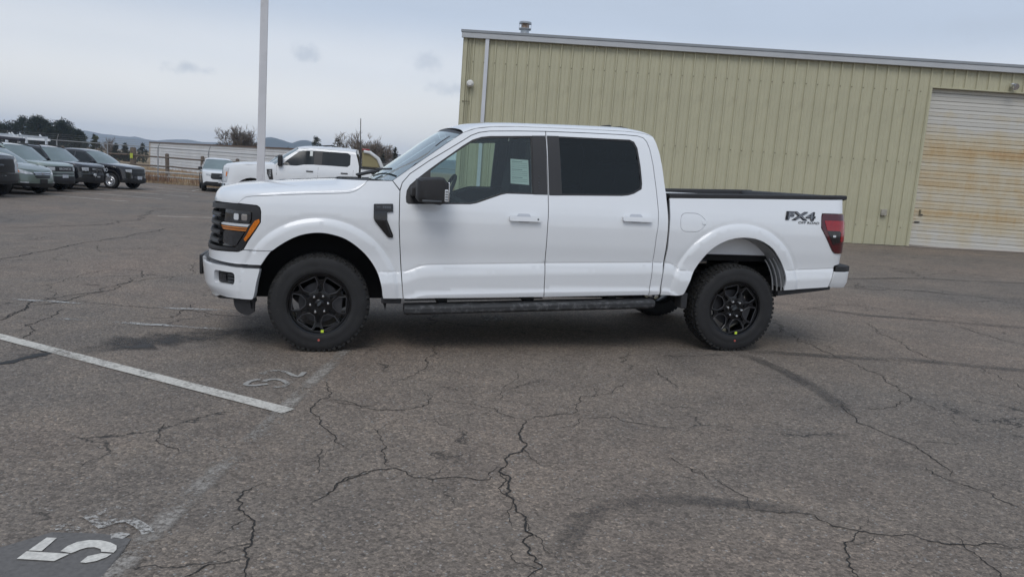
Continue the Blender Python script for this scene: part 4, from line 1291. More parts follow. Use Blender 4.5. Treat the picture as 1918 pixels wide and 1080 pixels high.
for z0, z1 in ((.845, .885), (.915, .95), (.985, 1.02), (1.055, 1.09)):
    V.panel('grille_bar', [(-.885, z1), (UF, z1), (UF, z0), (-.885, z0)], SATIN, e=-.002, res=.05, flange=.045)
    V.panel('grille_bar', [(-.90, z1 - .012), (-1.25, z1 - .012), (-1.25, z0 + .012), (-.90, z0 + .012)], BADGE, e=.003, res=.05, flange=.01)
q = V.P(UF, .99)
MB().lathe([(.0, -.03), (.11, -.028), (.125, -.015), (.125, .02)], 28, 'X').build('oval_emblem', mat('emblem_blue', (.012, .03, .09), .25, coat=.5), truck, loc=(float(q[0]) + .005, 0, .985)).scale = (1, 1.0, .42)
# ---- side vent
vent = rnd_poly([(.413, 1.219), (.565, 1.226), (.566, 1.161), (.519, 1.159), (.520, 1.098), (.571, .975), (.571, .956), (.537, .954), (.518, .971), (.422, 1.085), (.413, 1.108)], .006, 2)
vts = V.panel('fender_vent', vent, GLOSSB, e=.014, res=.03, flange=.02)
for i, v in enumerate(vts):
    kw = dict(mirror=False, near=(i == 0), parent=v)
    V.panel('vent_plate', rnd_poly([(.424, 1.213), (.558, 1.219), (.558, 1.171), (.424, 1.167)], .004), SATIN, e=.020, res=.05, flange=.006, **kw)
    V.panel('vent_rib', [(.505, 1.085), (.516, 1.085), (.562, .97), (.552, .968)], SATIN, e=.019, res=.04, flange=.006, **kw)
    V.panel('vent_mark', [(.436, 1.198), (.464, 1.199), (.464, 1.193), (.436, 1.192)], BADGE, e=.0212, res=.05, flange=.002, **kw)
    for k in range(4):
        V.panel('vent_letter', [(.484 + .017 * k, 1.206), (.496 + .017 * k, 1.2065), (.496 + .017 * k, 1.187), (.484 + .017 * k, 1.1865)], BADGE, e=.0212, res=.05, flange=.002, **kw)
# ---- door handles
for x0, x1, z0, z1, doors, lock in ((1.522, 1.786, 1.127, 1.166, fd, True), (2.519, 2.783, 1.160, 1.200, rd, False)):
    for i, d in enumerate(doors):
        kw = dict(mirror=False, near=(i == 0), parent=d)
        V.panel('handle_cup', rnd_poly([(x0 + .075, z1 + .022), (x0 + .175, z1 + .022), (x0 + .19, z1 - .01), (x0 + .175, z0 - .012), (x0 + .075, z0 - .012), (x0 + .06, z1 - .01)], .02), RECESS_SHADE, e=.0008, res=.05, flange=.004, **kw)
        hd = V.panel('door_handle', rrect(x0, x1, z0, z1, .010), WHITE, e=.036, res=.02, flange=.03, **kw)[0]
        if lock:
            V.panel('key_cap', rrect(x1 - .031, x1 - .016, (z0 + z1) / 2 - .008, (z0 + z1) / 2 + .008, .007), BADGE, e=.0365, res=.02, flange=.002, **kw)
# ---- bed sides
R_ARCH = crm([(3.112, .517), (3.150, .535), (3.18, .62), (3.23, .75), (3.317, .884), (3.394, .961), (3.486, 1.013), (3.582, 1.044), (3.679, 1.054), (3.78, 1.047), (3.871, 1.02), (3.966, .967), (4.032, .898), (4.088, .827), (4.131, .745), (4.143, .665), (4.133, .582)], 3)
TAIL = [(4.705, .935), (4.632, .935), (4.612, .942), (4.589, .963), (4.456, 1.167), (4.458, 1.22), (4.463, 1.268), (4.474, 1.297), (4.90, 1.306)]
BEDF = [(2.966, 1.373), (2.964, 1.248), (2.958, 1.085), (2.959, .939), (2.947, .809), (2.934, .691), (2.93, .517)]
FUEL = rnd_poly([(3.061, 1.25), (3.23, 1.253), (3.30, 1.20), (3.30, 1.15), (3.24, 1.089), (3.061, 1.087)], .06, 5)
bed = BEDF + R_ARCH + [(4.60, .617), (4.644, .777), (4.648, .819), (4.72, .832), (4.90, .84), (4.90, .935)] + TAIL + [(4.90, 1.432), (4.75, 1.431), (3.763, 1.40)]
V.panel('bed_side', bed, WHITE, holes=[FUEL], res=.035, gap=.002, feats=featlines(2.95, 3.2) + featlines(4.1, 4.65) + rings(ARCH[1], 0, 190))
fu = V.panel('fuel_door', inset(FUEL, .003), WHITE, res=.04, flange=.02, mirror=False)[0]
V.panel('fuel_latch', rrect(3.268, 3.302, 1.158, 1.192, .006), WHITE, e=.006, res=.04, flange=.008, mirror=False, parent=fu)
# taillights
tl = V.panel('tail_light', inset(rnd_poly(TAIL[:-1] + [(4.80, 1.302), (4.86, 1.28), (4.87, 1.05), (4.78, .94)], .02, 3), .002), DRED, e=.010, res=.03, flange=.03)
for i, t in enumerate(tl):
    kw = dict(mirror=False, near=(i == 0), parent=t)
    V.panel('red_lens', rnd_poly([(4.485, 1.235), (4.70, 1.238), (4.83, 1.235), (4.85, 1.20), (4.84, 1.045), (4.66, 1.045), (4.66, 1.12), (4.645, 1.145), (4.512, 1.145)], .012), RED, e=.013, res=.03, flange=.004, **kw)
    V.panel('smoked_lens', rnd_poly([(4.515, 1.14), (4.652, 1.14), (4.652, 1.03), (4.585, 1.015)], .01), SMOKE, e=.0135, res=.03, flange=.004, **kw)
    V.panel('reverse_lamp', rrect(4.575, 4.605, 1.085, 1.105, .006), LAMPW, e=.0142, res=.03, flange=.002, **kw)
    V.panel('lens_line', [(4.60, 1.030), (4.84, 1.035), (4.84, 1.025), (4.605, 1.020)], LAMPW if False else DRED, e=.0145, res=.05, flange=.003, **kw)
# bed rail caps, inner walls, floor, tailgate
for s in (-1, 1):
    c = MB(); n = 12; Vv = []; Ff = []
    for k in range(n + 1):
        x = 2.966 + (4.76 - 2.966) * k / n
        z = np.interp(x, [2.96, 3.763, 4.75], [1.376, 1.402, 1.433]); y = float(V.prof(z)) + .004 - (.02 if k == n else 0)
        for yy, zz in ((y, z), (y, z + .026), (y - .012, z + .036), (y - .11, z + .036), (y - .125, z + .02), (y - .125, z - .03)):
            Vv.append((x, s * yy, zz))
    for k in range(n):
        for j in range(5):
            Ff.append((k * 6 + j, k * 6 + j + 1, k * 6 + 6 + j + 1, k * 6 + 6 + j))
    Ff.append(tuple(range(6))); Ff.append(tuple(range(n * 6, n * 6 + 6)))
    c.add(Vv, Ff).build('bed_rail', TEXBLK, truck, smooth=30)
    MB().box((3.86, s * .79, 1.14), (1.80, .03, .52)).build('bed_inner_wall', WHITE, truck)
    MB().box((3.683, s * .70, 1.0), (.9, .2, .22)).build('wheel_tub', WHITE, truck, bevel=.03)
MB().box((3.86, 0, .89), (1.8, 1.6, .03)).build('bed_floor', GREYP, truck)
MB().box((2.985, 0, 1.14), (.03, 1.62, .50)).build('bed_headboard', WHITE, truck, bevel=.01)
tg = MB().prism([(4.70, .90), (4.775, .90), (4.768, 1.405), (4.745, 1.425), (4.70, 1.425)], -.80, .80).build('tailgate', WHITE, truck, bevel=.006)
MB().prism([(4.62, 1.42), (4.795, 1.42), (4.800, 1.445), (4.76, 1.462), (4.64, 1.452)], -.80, .80).build('tailgate_cap', TEXBLK, tg, bevel=.006)
MB().box((4.776, 0, 1.18), (.012, .36, .07)).build('tailgate_handle', SATIN, tg, bevel=.008)
# rear bumper
def loft_plan(rows, name, m, parent, bevel=0):
    b = MB(); n = len(rows[0][0]); Vv = []; Ff = []
    for poly, z in rows:
        Vv += [(p[0], p[1], z) for p in poly]
    for k in range(len(rows) - 1):
        for i in range(n):
            Ff.append((k * n + i, k * n + (i + 1) % n, (k + 1) * n + (i + 1) % n, (k + 1) * n + i))
    Ff.append(tuple(range(n))); Ff.append(tuple(range((len(rows) - 1) * n, len(rows) * n)))
    return b.add(Vv, Ff).build(name, m, parent, bevel=bevel, smooth=35)
def bump_poly(d, xf=4.66):
    h = [(xf, -.975 + d), (4.78, -.972 + d), (4.86 - d, -.92), (4.89 - d, -.75), (4.90 - d, -.3)]
    return h + [(p[0], -p[1]) for p in h[::-1]]
rb = loft_plan([(bump_poly(.035, 4.635), .605), (bump_poly(.006, 4.642), .66), (bump_poly(0, 4.662), .762)], 'rear_bumper', WHITE, truck, .006)
loft_plan([(bump_poly(-.004, 4.672), .764), (bump_poly(-.002, 4.676), .812), (bump_poly(.02, 4.678), .820)], 'bumper_step', TEXBLK, rb, .006)
for s in (-1, 1):
    MB().add([(4.10, s * .93, .525), (4.64, s * .93, .592), (4.64, s * .93, .615), (4.10, s * .93, .560), (4.10, s * .975, .525), (4.64, s * .972, .592), (4.64, s * .972, .622), (4.10, s * .975, .573)],
             [(0, 1, 2, 3), (4, 5, 6, 7), (0, 1, 5, 4), (3, 2, 6, 7), (0, 3, 7, 4), (1, 2, 6, 5)]).build('lower_spat', TEXBLK, truck)
    MB().box((3.165, s * .92, .47), (.06, .14, .14)).build('mud_flap', TEXBLK, truck, bevel=.008)
    MB().box((.575, s * .93, .43), (.16, .06, .045)).build('rocker_end', TEXBLK, truck, bevel=.006)
    # running board with brackets
    sb = MB()
    Vv = []; Ff = []
    sec = [(.90, .0), (1.03, -.004), (1.055, -.02), (1.055, -.062), (1.03, -.078), (.90, -.075)]
    st = [.675, .70, 2.80, 2.865]
    for k, x in enumerate(st):
        z = .404 + (x - .675) * .0362
        for yy, dz in sec:
            q = .92 if k in (0, 3) else 1
            Vv.append((x, s * (.95 + (yy - .95) * q), z + dz * q))
    for k in range(3):
        for j in range(6):
            Ff.append((k * 6 + j, k * 6 + (j + 1) % 6, k * 6 + 6 + (j + 1) % 6, k * 6 + 6 + j))
    Ff += [tuple(range(6)), tuple(range(18, 24))]
    r = MB().add(Vv, Ff).build('running_board', DUSTY, truck, smooth=30, bevel=.006)
    for x in (1.0, 1.75, 2.5):
        MB().box((x, s * .82, .42 + (x - .675) * .03), (.08, .22, .05)).build('step_bracket', DARK, r)
# ---- wheel housings and underbody
for s in (-1, 1):
    w = MB(); pts = []
    n = 26
    Vv = []; Ff = []
    for k in range(n + 1):
        a = math.radians(-12 + 204 * k / n)
        for yy in (.955, .55):
            Vv.append((.003 + .535 * math.cos(a), s * yy, .46 + .535 * math.sin(a)))
    for k in range(n): Ff.append((2 * k, 2 * k + 1, 2 * k + 3, 2 * k + 2))
    w.add(Vv, Ff).add([(-.54, s * .55, .38), (.54, s * .55, .38), (.54, s * .55, 1.02), (-.54, s * .55, 1.02)], [(0, 1, 2, 3)])
    w.build('front_wheel_liner', LINER, truck, smooth=60)
    # rear housing: painted metal above, open and dark below
    Vv = []; Ff = []
    for k in range(n + 1):
        a = math.radians(6 + 174 * k / n)
        rr = .525
        for yy in (.965, .86, .80):
            Vv.append((3.655 + (rr + (.0 if yy > .9 else -.02)) * math.cos(a), s * yy, .545 + (rr + (.0 if yy > .9 else -.02)) * math.sin(a)))
    for k in range(n):
        for j in range(2):
            Ff.append((3 * k + j, 3 * k + j + 1, 3 * k + 4 + j, 3 * k + 3 + j))
    MB().add(Vv, Ff).build('rear_wheel_housing', GREYP, truck, smooth=50)
    MB().prism([(3.22, .885), (4.03, .885), (4.10, .86), (4.16, 1.0), (4.0, 1.10), (3.3, 1.10), (3.17, .95)], s * .795, s * .80).build('bed_wall_outer', GREYP, truck)
    for k in range(3):
        pts = []
        for a in np.linspace(2, 40, 8):
            r = .505 - .02 * k
            pts.append((3.655 + r * math.cos(math.radians(a)), s * (.93 - .04 * k), .545 + r * math.sin(math.radians(a))))
        MB().tube(pts, .007, 6).build('housing_rib', GREYP, truck)
u = MB()
u.box((2.0, -.47, .56), (5.1, .1, .16)); u.box((2.0, .47, .56), (5.1, .1, .16))
for x in (-.5, .6, 1.6, 2.6, 3.3, 4.3): u.box((x, 0, .56), (.1, .9, .12))
u.build('chassis_frame', DARK, truck)
MB().box((1.75, 0, .62), (2.3, 1.86, .10)).build('cab_floor', DARK, truck)
MB().box((3.86, 0, .84), (1.75, 1.5, .05)).build('bed_underside', DARK, truck)
MB().box((-.15, 0, .80), (1.0, 1.05, .60)).build('engine_block', DARK, truck)
ax = MB().tube([(3.683, -.78, .40), (3.683, .78, .40)], .055, 12); ax.lathe([(.0, -.17), (.12, -.15), (.17, -.06), (.17, .06), (.12, .15), (0, .17)], 16, 'X', (3.683, .0, .40))
ax.build('rear_axle', DARK, truck)
MB().tube([(0, -.78, .40), (0, .78, .40)], .06, 10).build('front_axle', DARK, truck)
MB().tube([(2.95, .2, .56), (3.6, .36, .62), (4.5, .55, .52)], .045, 10).build('exhaust_pipe', STEEL, truck)
for s in (-1, 1):
    MB().box((3.683, s * .56, .47), (1.3, .06, .035)).build('leaf_spring', DARK, truck)
    MB().tube([(3.78, s * .52, .46), (3.95, s * .48, .86)], .03, 8).build('shock_absorber', STEEL, truck)
MB().lathe([(0, -.11), (.33, -.11), (.37, -.08), (.37, .08), (.33, .11), (0, .11)], 28, 'Z').build('spare_tyre', RUBBER, truck, loc=(4.28, 0, .63))
MB().box((2.45, -.30, .50), (.9, .4, .2)).build('fuel_tank', DARK, truck, bevel=.04)
# cab rear wall
MB().add([(2.88, -.55, 1.915), (2.935, -.86, 1.38), (2.935, .86, 1.38), (2.88, .55, 1.915), (2.855, -.72, 1.895), (2.855, .72, 1.895)], [(0, 1, 2, 3), (0, 4, 1), (3, 2, 5)]).build('cab_rear_wall', WHITE, truck, smooth=0)
MB().add([(2.905, -.62, 1.84), (2.942, -.70, 1.46), (2.942, .70, 1.46), (2.905, .62, 1.84)], [(0, 1, 2, 3)]).build('rear_window', G_DK, truck, smooth=0)
MB().box((2.88, 0, .95), (.05, 1.76, .86)).build('cab_back_panel', DARK, truck)
MB().prism([(2.56, 1.985), (2.62, 2.02), (2.70, 2.03), (2.75, 1.975)], -.035, .035).build('roof_antenna', SATIN, truck, bevel=.012)
MB().prism([(2.64, 1.975), (2.68, 2.006), (2.76, 2.012), (2.83, 2.0), (2.86, 1.975), (2.86, 1.93), (2.64, 1.95)], -.17, .17).build('brake_light', SATIN, truck, bevel=.008)
# mast antenna on the far fender
an = MB().tube([(.335, .90, 1.38), (.337, .90, 1.43)], .018, 8); an.build('antenna_base', SATIN, truck)
MB().tube([(.337, .90, 1.42), (.338, .90, 1.60), (.338, .90, 1.62), (.336, .90, 1.99)], [.011, .010, .005, .004], 6).build('mast_antenna', SATIN, truck)
# ---- door mirrors
for s in (-1, 1):
    sec = [(.727, 1.435), (.76, 1.447), (.90, 1.458), (.94, 1.452), (.966, 1.415), (.976, 1.34), (.978, 1.285), (.962, 1.258), (.914, 1.240), (.82, 1.247), (.745, 1.262), (.728, 1.285)]
    Vv = []; Ff = []
    C = np.array([.86, 1.35])
    rows = ((1.02, .62, .01), (1.05, .88, 0), (1.09, .97, 0), (1.20, 1.0, 0), (1.27, .96, .0), (1.30, .82, 0), (1.305, .55, 0))
    for yy, k, dz in rows:
        for p in sec:
            q = C + (np.array(p) - C) * k
            Vv.append((q[0], s * yy, q[1]))
    n = len(sec)
    for r_ in range(len(rows) - 1):
        for i in range(n): Ff.append((r_ * n + i, r_ * n + (i + 1) % n, (r_ + 1) * n + (i + 1) % n, (r_ + 1) * n + i))
    Ff += [tuple(range(n)), tuple(range((len(rows) - 1) * n, len(rows) * n))]
    mo = MB().add(Vv, Ff).build('side_mirror', TEXBLK, truck, smooth=50)
    MB().box((.775, s * 1.0, 1.333), (.15, .20, .075)).build('mirror_arm', TEXBLK, mo, bevel=.012)
    MB().box((.975, s * 1.16, 1.345), (.012, .20, .15)).build('mirror_glass', CHROME, mo, bevel=.004)
    sg = MB()
    sg.box((.952, s * 1.300, 1.318), (.028, .014, .092)); sg.build('mirror_lamp', LAMPW, mo, bevel=.004)
    for k in range(4): MB().box((.952, s * 1.3085, 1.288 + .02 * k), (.02, .004, .006)).build('lamp_rib', BADGE, mo)
    MB().box((.84, s * 1.304, 1.272), (.15, .012, .014)).build('mirror_trim', BADGE, mo, bevel=.003)
# ---- cabin
for nm, off_, out_ in (('door_trim', -.10, [(.68, .55), (.66, 1.22), (1.2, 1.235), (1.47, 1.33), (1.84, 1.34), (1.84, .55)]), ('door_trim', -.10, [(1.88, .55), (1.88, 1.34), (2.55, 1.36), (2.80, 1.36), (2.80, .55)])):
    V.panel(nm, out_, INTER, e=off_, res=.12, flange=.06)
V.panel('pillar_trim', [(1.75, 1.35), (1.75, 1.84), (1.96, 1.85), (1.97, 1.35)], INTER, e=-.03, res=.1, flange=.06)
V.panel('pillar_trim', [(2.72, 1.37), (2.715, 1.62), (2.70, 1.80), (2.66, 1.87), (2.83, 1.87), (2.90, 1.40)], INTER, e=-.03, res=.1, flange=.06)
V.panel('pillar_trim', [(.62, 1.34), (.64, 1.41), (.86, 1.60), (1.14, 1.80), (1.20, 1.83), (1.22, 1.79), (1.13, 1.73), (.94, 1.59), (.72, 1.41)], INTER, e=-.02, res=.08, flange=.03)
HLE = V.P([1.20, 1.5, 2.2, 2.82], [1.84, 1.872, 1.885, 1.87], -.03)
patch('headliner', HLE, [(1.12, 1.87), (1.45, 1.925), (2.2, 1.95), (2.84, 1.90)], HEADL, truck, p=3, q=2, nw=12)
MB().prism([(.52, 1.0), (.50, 1.34), (.66, 1.395), (.86, 1.36), (.98, 1.27), (1.0, 1.05), (.90, .95)], -.84, .84).build('dashboard', INTER, truck, bevel=.03)
MB().box((.86, -.40, 1.40), (.06, .34, .09)).build('instrument_binnacle', INTER, truck, bevel=.03)
MB().box((.93, 0, 1.33), (.03, .30, .18), (0, -.25, 0)).build('centre_screen', GLOSSB, truck, bevel=.01)
sw = MB(); ring = []
cS = Vector((1.06, -.42, 1.30)); Rm = Matrix.Rotation(math.radians(-65), 3, 'Y')
for k in range(25):
    a = 2 * PI * k / 24
    ring.append(cS + Rm @ Vector((.185 * math.cos(a), .185 * math.sin(a), 0)))
sw.tube(ring, .016, 8, cap=False)
for a in (0, PI, -PI / 2 + PI):
    pass
for d in ((0, 1), (0, -1), (-1, 0)):
    sw.tube([cS, cS + Rm @ Vector((.18 * d[0], .18 * d[1], 0))], .014, 6)
sw.tube([cS, cS + Rm @ Vector((0, 0, -.28))], .03, 8)
sw.box(cS, (.05, .12, .1)); sw.build('steering_wheel', INTER, truck)
def seat(x, y, w, name):
    b = MB()
    b.prism([(x - .42, .84), (x - .44, 1.0), (x - .38, 1.05), (x + .08, .98), (x + .10, .84)], y - w / 2, y + w / 2)
    s_ = b.build(name, SEAT, truck, bevel=.05)
    MB().prism([(x - .02, .98), (x + .10, 1.62), (x + .17, 1.66), (x + .22, 1.62), (x + .16, .98)], y - w / 2 + .02, y + w / 2 - .02).build('seat_back', SEAT, s_, bevel=.05)
    return s_
for y in (-.40, .40):
    s_ = seat(1.72, y, .52, 'front_seat')
    MB().prism([(1.84, 1.67), (1.85, 1.83), (1.90, 1.85), (1.94, 1.83), (1.94, 1.67)], y - .13, y + .13).build('headrest', SEAT, s_, bevel=.03)
for y in (-.45, .0, .45):
    s_ = seat(2.62, y, .44, 'rear_seat')
    MB().prism([(2.76, 1.67), (2.77, 1.79), (2.80, 1.80), (2.84, 1.79), (2.84, 1.67)], y - .12, y + .12).build('headrest', SEAT, s_, bevel=.025)
MB().box((1.50, 0, .92), (.75, .22, .34)).build('centre_console', INTER, truck, bevel=.03)
MB().box((1.03, 0, 1.76), (.03, .24, .07)).build('rear_view_mirror', SATIN, truck, bevel=.01)
# price sheet stuck inside the driver window, hang tag beyond
def side_pt(u, z, e):
    q = V.P(u, z, e); return (float(q[0]), float(q[1]), float(q[2]))
st = V.panel('window_sheet', [(1.545, 1.636), (1.70, 1.632), (1.703, 1.425), (1.542, 1.431)], PAPER, e=-.022, res=.08, flange=0, mirror=False)[0]
for k in range(11):
    z = 1.618 - k * .0165
    V.panel('print_line', [(1.556, z), (1.556 + (.13 if k % 4 else .09), z - .001), (1.556 + (.13 if k % 4 else .09), z - .0035 - .003 * (k % 4 == 0)), (1.556, z - .0025 - .003 * (k % 4 == 0))], INK, e=-.0212, res=.2, flange=0, mirror=False, parent=st)
# round decal on the windshield
# ---- badge
bx = (4.062 + 4.406) / 2
yb = -float(V.prof(1.259)) - .005
bd = text('badge', 'FX4', .105, BADGEB, truck, (bx, yb, 1.262), (PI / 2 - .24, 0, 0), .003, .12, 1.75, bevel=.004)
text('badge_face', 'FX4', .094, BADGEF, bd, (0, 0, .0082), (0, 0, 0), .0012, .12, 1.0)
text('badge_letters', 'OFF ROAD', .031, BADGEB, truck, (4.325, -float(V.prof(1.207)) - .003, 1.207), (PI / 2 - .18, 0, 0), .0015, .1, 1.45)
# ---- wheels
def rim_mesh():
    outline = [(.237 * math.cos(2 * PI * k / 60), .237 * math.sin(2 * PI * k / 60)) for k in range(60)]
    holes = []
    for k in range(6):
        a0 = math.radians(60 * k)
        def pp(r, d): return (r * math.cos(a0 + math.radians(d)), r * math.sin(a0 + math.radians(d)))
        holes.append(rnd_poly([pp(.108, -11), pp(.108, 11), pp(.160, 22.5), pp(.222, 18), pp(.222, -18), pp(.160, -22.5)], .012, 3))
        a0 += math.radians(30)
        holes.append(rnd_poly([pp(.098, -8), pp(.098, 8), pp(.158, 2.0), pp(.158, -2.0)], .004, 2))
        holes.append(rnd_poly([pp(.195, -4.5), pp(.226, -9), pp(.226, 9), pp(.195, 4.5)], .004, 2))
    global RIM_HOLES
    RIM_HOLES = [h for i, h in enumerate(holes) if i % 3 == 0]
    V2, T, loops = cdt(outline, holes, .03)
    def dish(p):
        r = math.hypot(p[0], p[1])
        return np.interp(r, [0, .045, .05, .09, .11, .17, .237], [-.004, -.004, .0, .0, -.006, -.004, .006])
    b = MB()
    n = len(V2)
    b.v = [(p[0], -float(dish(p)), p[1]) for p in V2] + [(p[0], -float(dish(p)) + .035, p[1]) for p in V2]
    b.f = [tuple(t) for t in T.tolist()] + [tuple(i + n for i in t[::-1]) for t in T.tolist()]
    idx = {(round(p[0], 5), round(p[1], 5)): i for i, p in enumerate(V2)}
    for lp in loops:
        ii = [idx[(round(p[0], 5), round(p[1], 5))] for p in lp]
        for i in range(len(ii)):
            a, c = ii[i], ii[(i + 1) % len(ii)]
            b.f.append((a, c, c + n, a + n))
    return b
def tyre_mb(R, r0, w):
    h = w / 2
    p = [(r0, -h * .80), (r0 + .012, -h * .92), (r0 + .02, -h * .95), (r0 + .05, -h * 1.0), (r0 + .055, -h * .985), (r0 + .08, -h * 1.01), (R - .052, -h * .985), (R - .035, -h * .95), (R - .018, -h * .87), (R - .009, -h * .78), (R - .008, -h * .4), (R - .008, 0)]
    p = p + [(r, -y) for r, y in p[::-1][1:]]
    return MB().lathe(p, 64, 'Y')
def tread_mb(R, w, n=58):
    b = MB(); h = w / 2
    for k in range(n):
        a = 2 * PI * k / n
        for y0, y1, ph, hh in ((-h * .90, -h * .62, 0, .007), (-h * .56, -h * .22, .5, .010), (-h * .17, h * .17, .2, .010), (h * .22, h * .56, .7, .010), (h * .62, h * .90, .35, .007)):
            t = a + ph * 2 * PI / n
            wd = 2 * PI * R / n * (.62 if abs(y0 + y1) > h else .74)
            M_ = Matrix.Rotation(-t, 3, 'Y')
            b.box(M_ @ Vector((R - (.008 if hh > .008 else .0175), (y0 + y1) / 2, 0)), (.022 if hh > .008 else .026, y1 - y0, wd), M_ @ Matrix.Rotation(.15 * (1 if k % 2 else -1), 3, 'X'))
    return b
WHEEL = {}
def wheel(parent, loc, s, tagrot):
    w = empty('wheel', loc, (0, tagrot, 0 if s < 0 else PI), parent)
    if not WHEEL:
        WHEEL['tyre'] = tyre_mb(.40, .243, .275).mesh('tyre', 40); WHEEL['tyre'].materials.append(RUBBER)
        WHEEL['tread'] = tread_mb(.40, .275).mesh('tread', None); WHEEL['tread'].materials.append(TREAD)
        m = rim_mesh().mesh('rim', 30); m.materials.append(RIMB); WHEEL['rim'] = m
        eb = MB()
        for h in RIM_HOLES:
            pts = [(p[0], -float(np.interp(math.hypot(*p), [.09, .11, .17, .237], [.0, -.006, -.004, .006])) - .001, p[1]) for p in h + h[:1]]
            eb.tube(pts, .0032, 5, cap=False)
        m = eb.mesh('spoke_edge', 60); m.materials.append(EDGEM); WHEEL['edge'] = m
        m = MB().lathe([(.252, -.112), (.256, -.120), (.252, -.126), (.240, -.122), (.232, -.10), (.222, -.06), (.218, .05), (.235, .11)], 56, 'Y').mesh('rim_barrel', 40); m.materials.append(RIMB); WHEEL['barrel'] = m
        m = MB().lathe([(.0, -.035), (.165, -.035), (.165, -.015), (0, -.015)], 40, 'Y').mesh('brake_disc', 30); m.materials.append(STEEL); WHEEL['disc'] = m
        m = MB().box((.145, -.03, .02), (.07, .08, .17)).mesh('brake_caliper', None); m.materials.append(STEEL); WHEEL['cal'] = m
        m = MB().lathe([(0, -.028), (.008, -.027), (.0135, -.019), (.0135, .0)], 12, 'Y').mesh('lug_nut', 40); m.materials.append(CHROME); WHEEL['lug'] = m
        m = MB().lathe([(0, -.012), (.030, -.011), (.036, -.006), (.037, .0)], 24, 'Y').mesh('hub_cap', 40); m.materials.append(RIMB); WHEEL['cap'] = m
        m = MB().lathe([(.0, -.004), (.017, -.004), (.019, -.002), (.019, 0)], 20, 'Y').mesh('hub_emblem', 40); m.materials.append(BADGE); WHEEL['emb'] = m
    def ad(k, nm, p=w, loc=(0, 0, 0), rot=(0, 0, 0)):
        return link(bpy.data.objects.new(nm, WHEEL[k]), p, loc, rot)
    t = ad('tyre', 'tyre'); ad('tread', 'tread', w)
    r = ad('rim', 'rim', w, (0, -.098, 0))
    bv = r.modifiers.new('bevel', 'BEVEL'); bv.width = .003; bv.segments = 2; bv.limit_method = 'ANGLE'; bv.angle_limit = math.radians(50)
    ad('edge', 'spoke_edge', w, (0, -.098, 0)); ad('barrel', 'rim_barrel'); ad('disc', 'brake_disc'); ad('cal', 'brake_caliper')
    for k in range(6):
        a = math.radians(60 * k + 8)
        ad('lug', 'lug_nut', w, (.070 * math.cos(a), -.100, .070 * math.sin(a)))
    c = ad('cap', 'hub_cap', w, (0, -.098, 0))
    e_ = ad('emb', 'hub_emblem', w, (0, -.1095, 0), (0, -.9, 0)); e_.scale = (1.2, 1, .55)
    return w
for x, s in ((0, -1), (3.683, -1), (0, 1), (3.683, 1)):
    w = wheel(truck, (x, s * .848, .397), s, math.radians(3) if x == 0 else math.radians(17))
    if s < 0:
        rt = w.rotation_euler[1]
        a = math.radians(-83) 
        M_ = Matrix.Rotation(-rt, 3, 'Y')
        MB().box(M_ @ Vector((.222 * math.cos(a), -.131, .222 * math.sin(a))), (.022, .003, .022), M_).build('balance_sticker', LIME, w)
        MB().lathe([(0, -.002), (.009, -.002), (.009, .004)], 12, 'Y', tuple(M_ @ Vector((.02 if x else .0, -.139, -.292)))).build('paint_dot', REDDOT, w)

# ================================================================== fences
GALV = mat('galvanised_pipe', (.30, .31, .32), .5, metal=.3, var=.12, vscale=6)
WOOD = mat('weathered_wood', (.135, .105, .08), .9, var=.35, vscale=7, bump=.3, bscale=30)
PALEW = mat('pale_rail', (.46, .45, .43), .7, var=.15, vscale=4)
WIRE = mat('fence_wire', (.22, .22, .23), .5, metal=.4)
cf = empty('chain_link_fence', (-20.9, 43.5, -.27))
tag(cf, 'chain link fence with slanted barbed wire arms along the back of the lot', 'fence')
FY, FB = 0.0, 2.92
posts = [FB * k for k in range(-7, 8)]
for x in posts:
    p_ = MB().tube([(x, FY, -.1), (x, FY, 2.02)], .036, 8).build('fence_post', GALV, cf)
    MB().tube([(x, FY, 2.0), (x + .16, FY - .10, 2.34)], .02, 6).build('barb_arm', GALV, p_)
MB().tube([(posts[0], FY, 2.0), (posts[-1], FY, 2.0)], .024, 6).build('top_rail', GALV, cf)
for k in range(3):
    t = (k + 1) / 3
    MB().tube([(posts[0] + .16 * t, FY - .10 * t, 2.0 + .34 * t), (posts[-1] + .16 * t, FY - .10 * t, 2.0 + .34 * t)], .006, 4).build('barbed_wire', WIRE, cf)
cl = MB()
x = posts[0]
while x < posts[-1] - 2:
    for sgn in (1, -1):
        a, b = (x, 0), (x + 1.95, 1.95)
        z0, z1 = (.03, 1.98) if sgn == 1 else (1.98, .03)
        d = Vector((1, 0, 1 if sgn == 1 else -1)).normalized()
        nrm = Vector((-d.z, 0, d.x)) * .0022
        p0, p1 = Vector((x, 0, z0)), Vector((x + 1.95, 0, z1))
        cl.add([p0 - nrm, p0 + nrm, p1 + nrm, p1 - nrm], [(0, 1, 2, 3)])
    x += .11
o = cl.build('chain_link_mesh', WIRE, cf, smooth=None, fix=False); o['kind'] = 'stuff'
wf = empty('rail_fence', (-19.2, 45.6, -.3))
tag(wf, 'weathered wooden post and rail fence in front of the white shed', 'fence')
for k in range(-6, 6):
    x = k * 2.12
    MB().lathe([(.12, -.2), (.115, 1.66), (.09, 1.72), (0, 1.74)], 10).build('wood_post', WOOD, wf, loc=(x, rnd.uniform(-.03, .03), 0), rot=(rnd.uniform(-.02, .02), rnd.uniform(-.03, .03), 0))
    for z in (1.50, .95):
        MB().tube([(x - .05, -.1, z + rnd.uniform(-.03, .03)), (x + 1.06, -.1, z - .02), (x + 2.17, -.1, z + rnd.uniform(-.03, .03))], .05, 7).build('wood_rail', WOOD, wf)
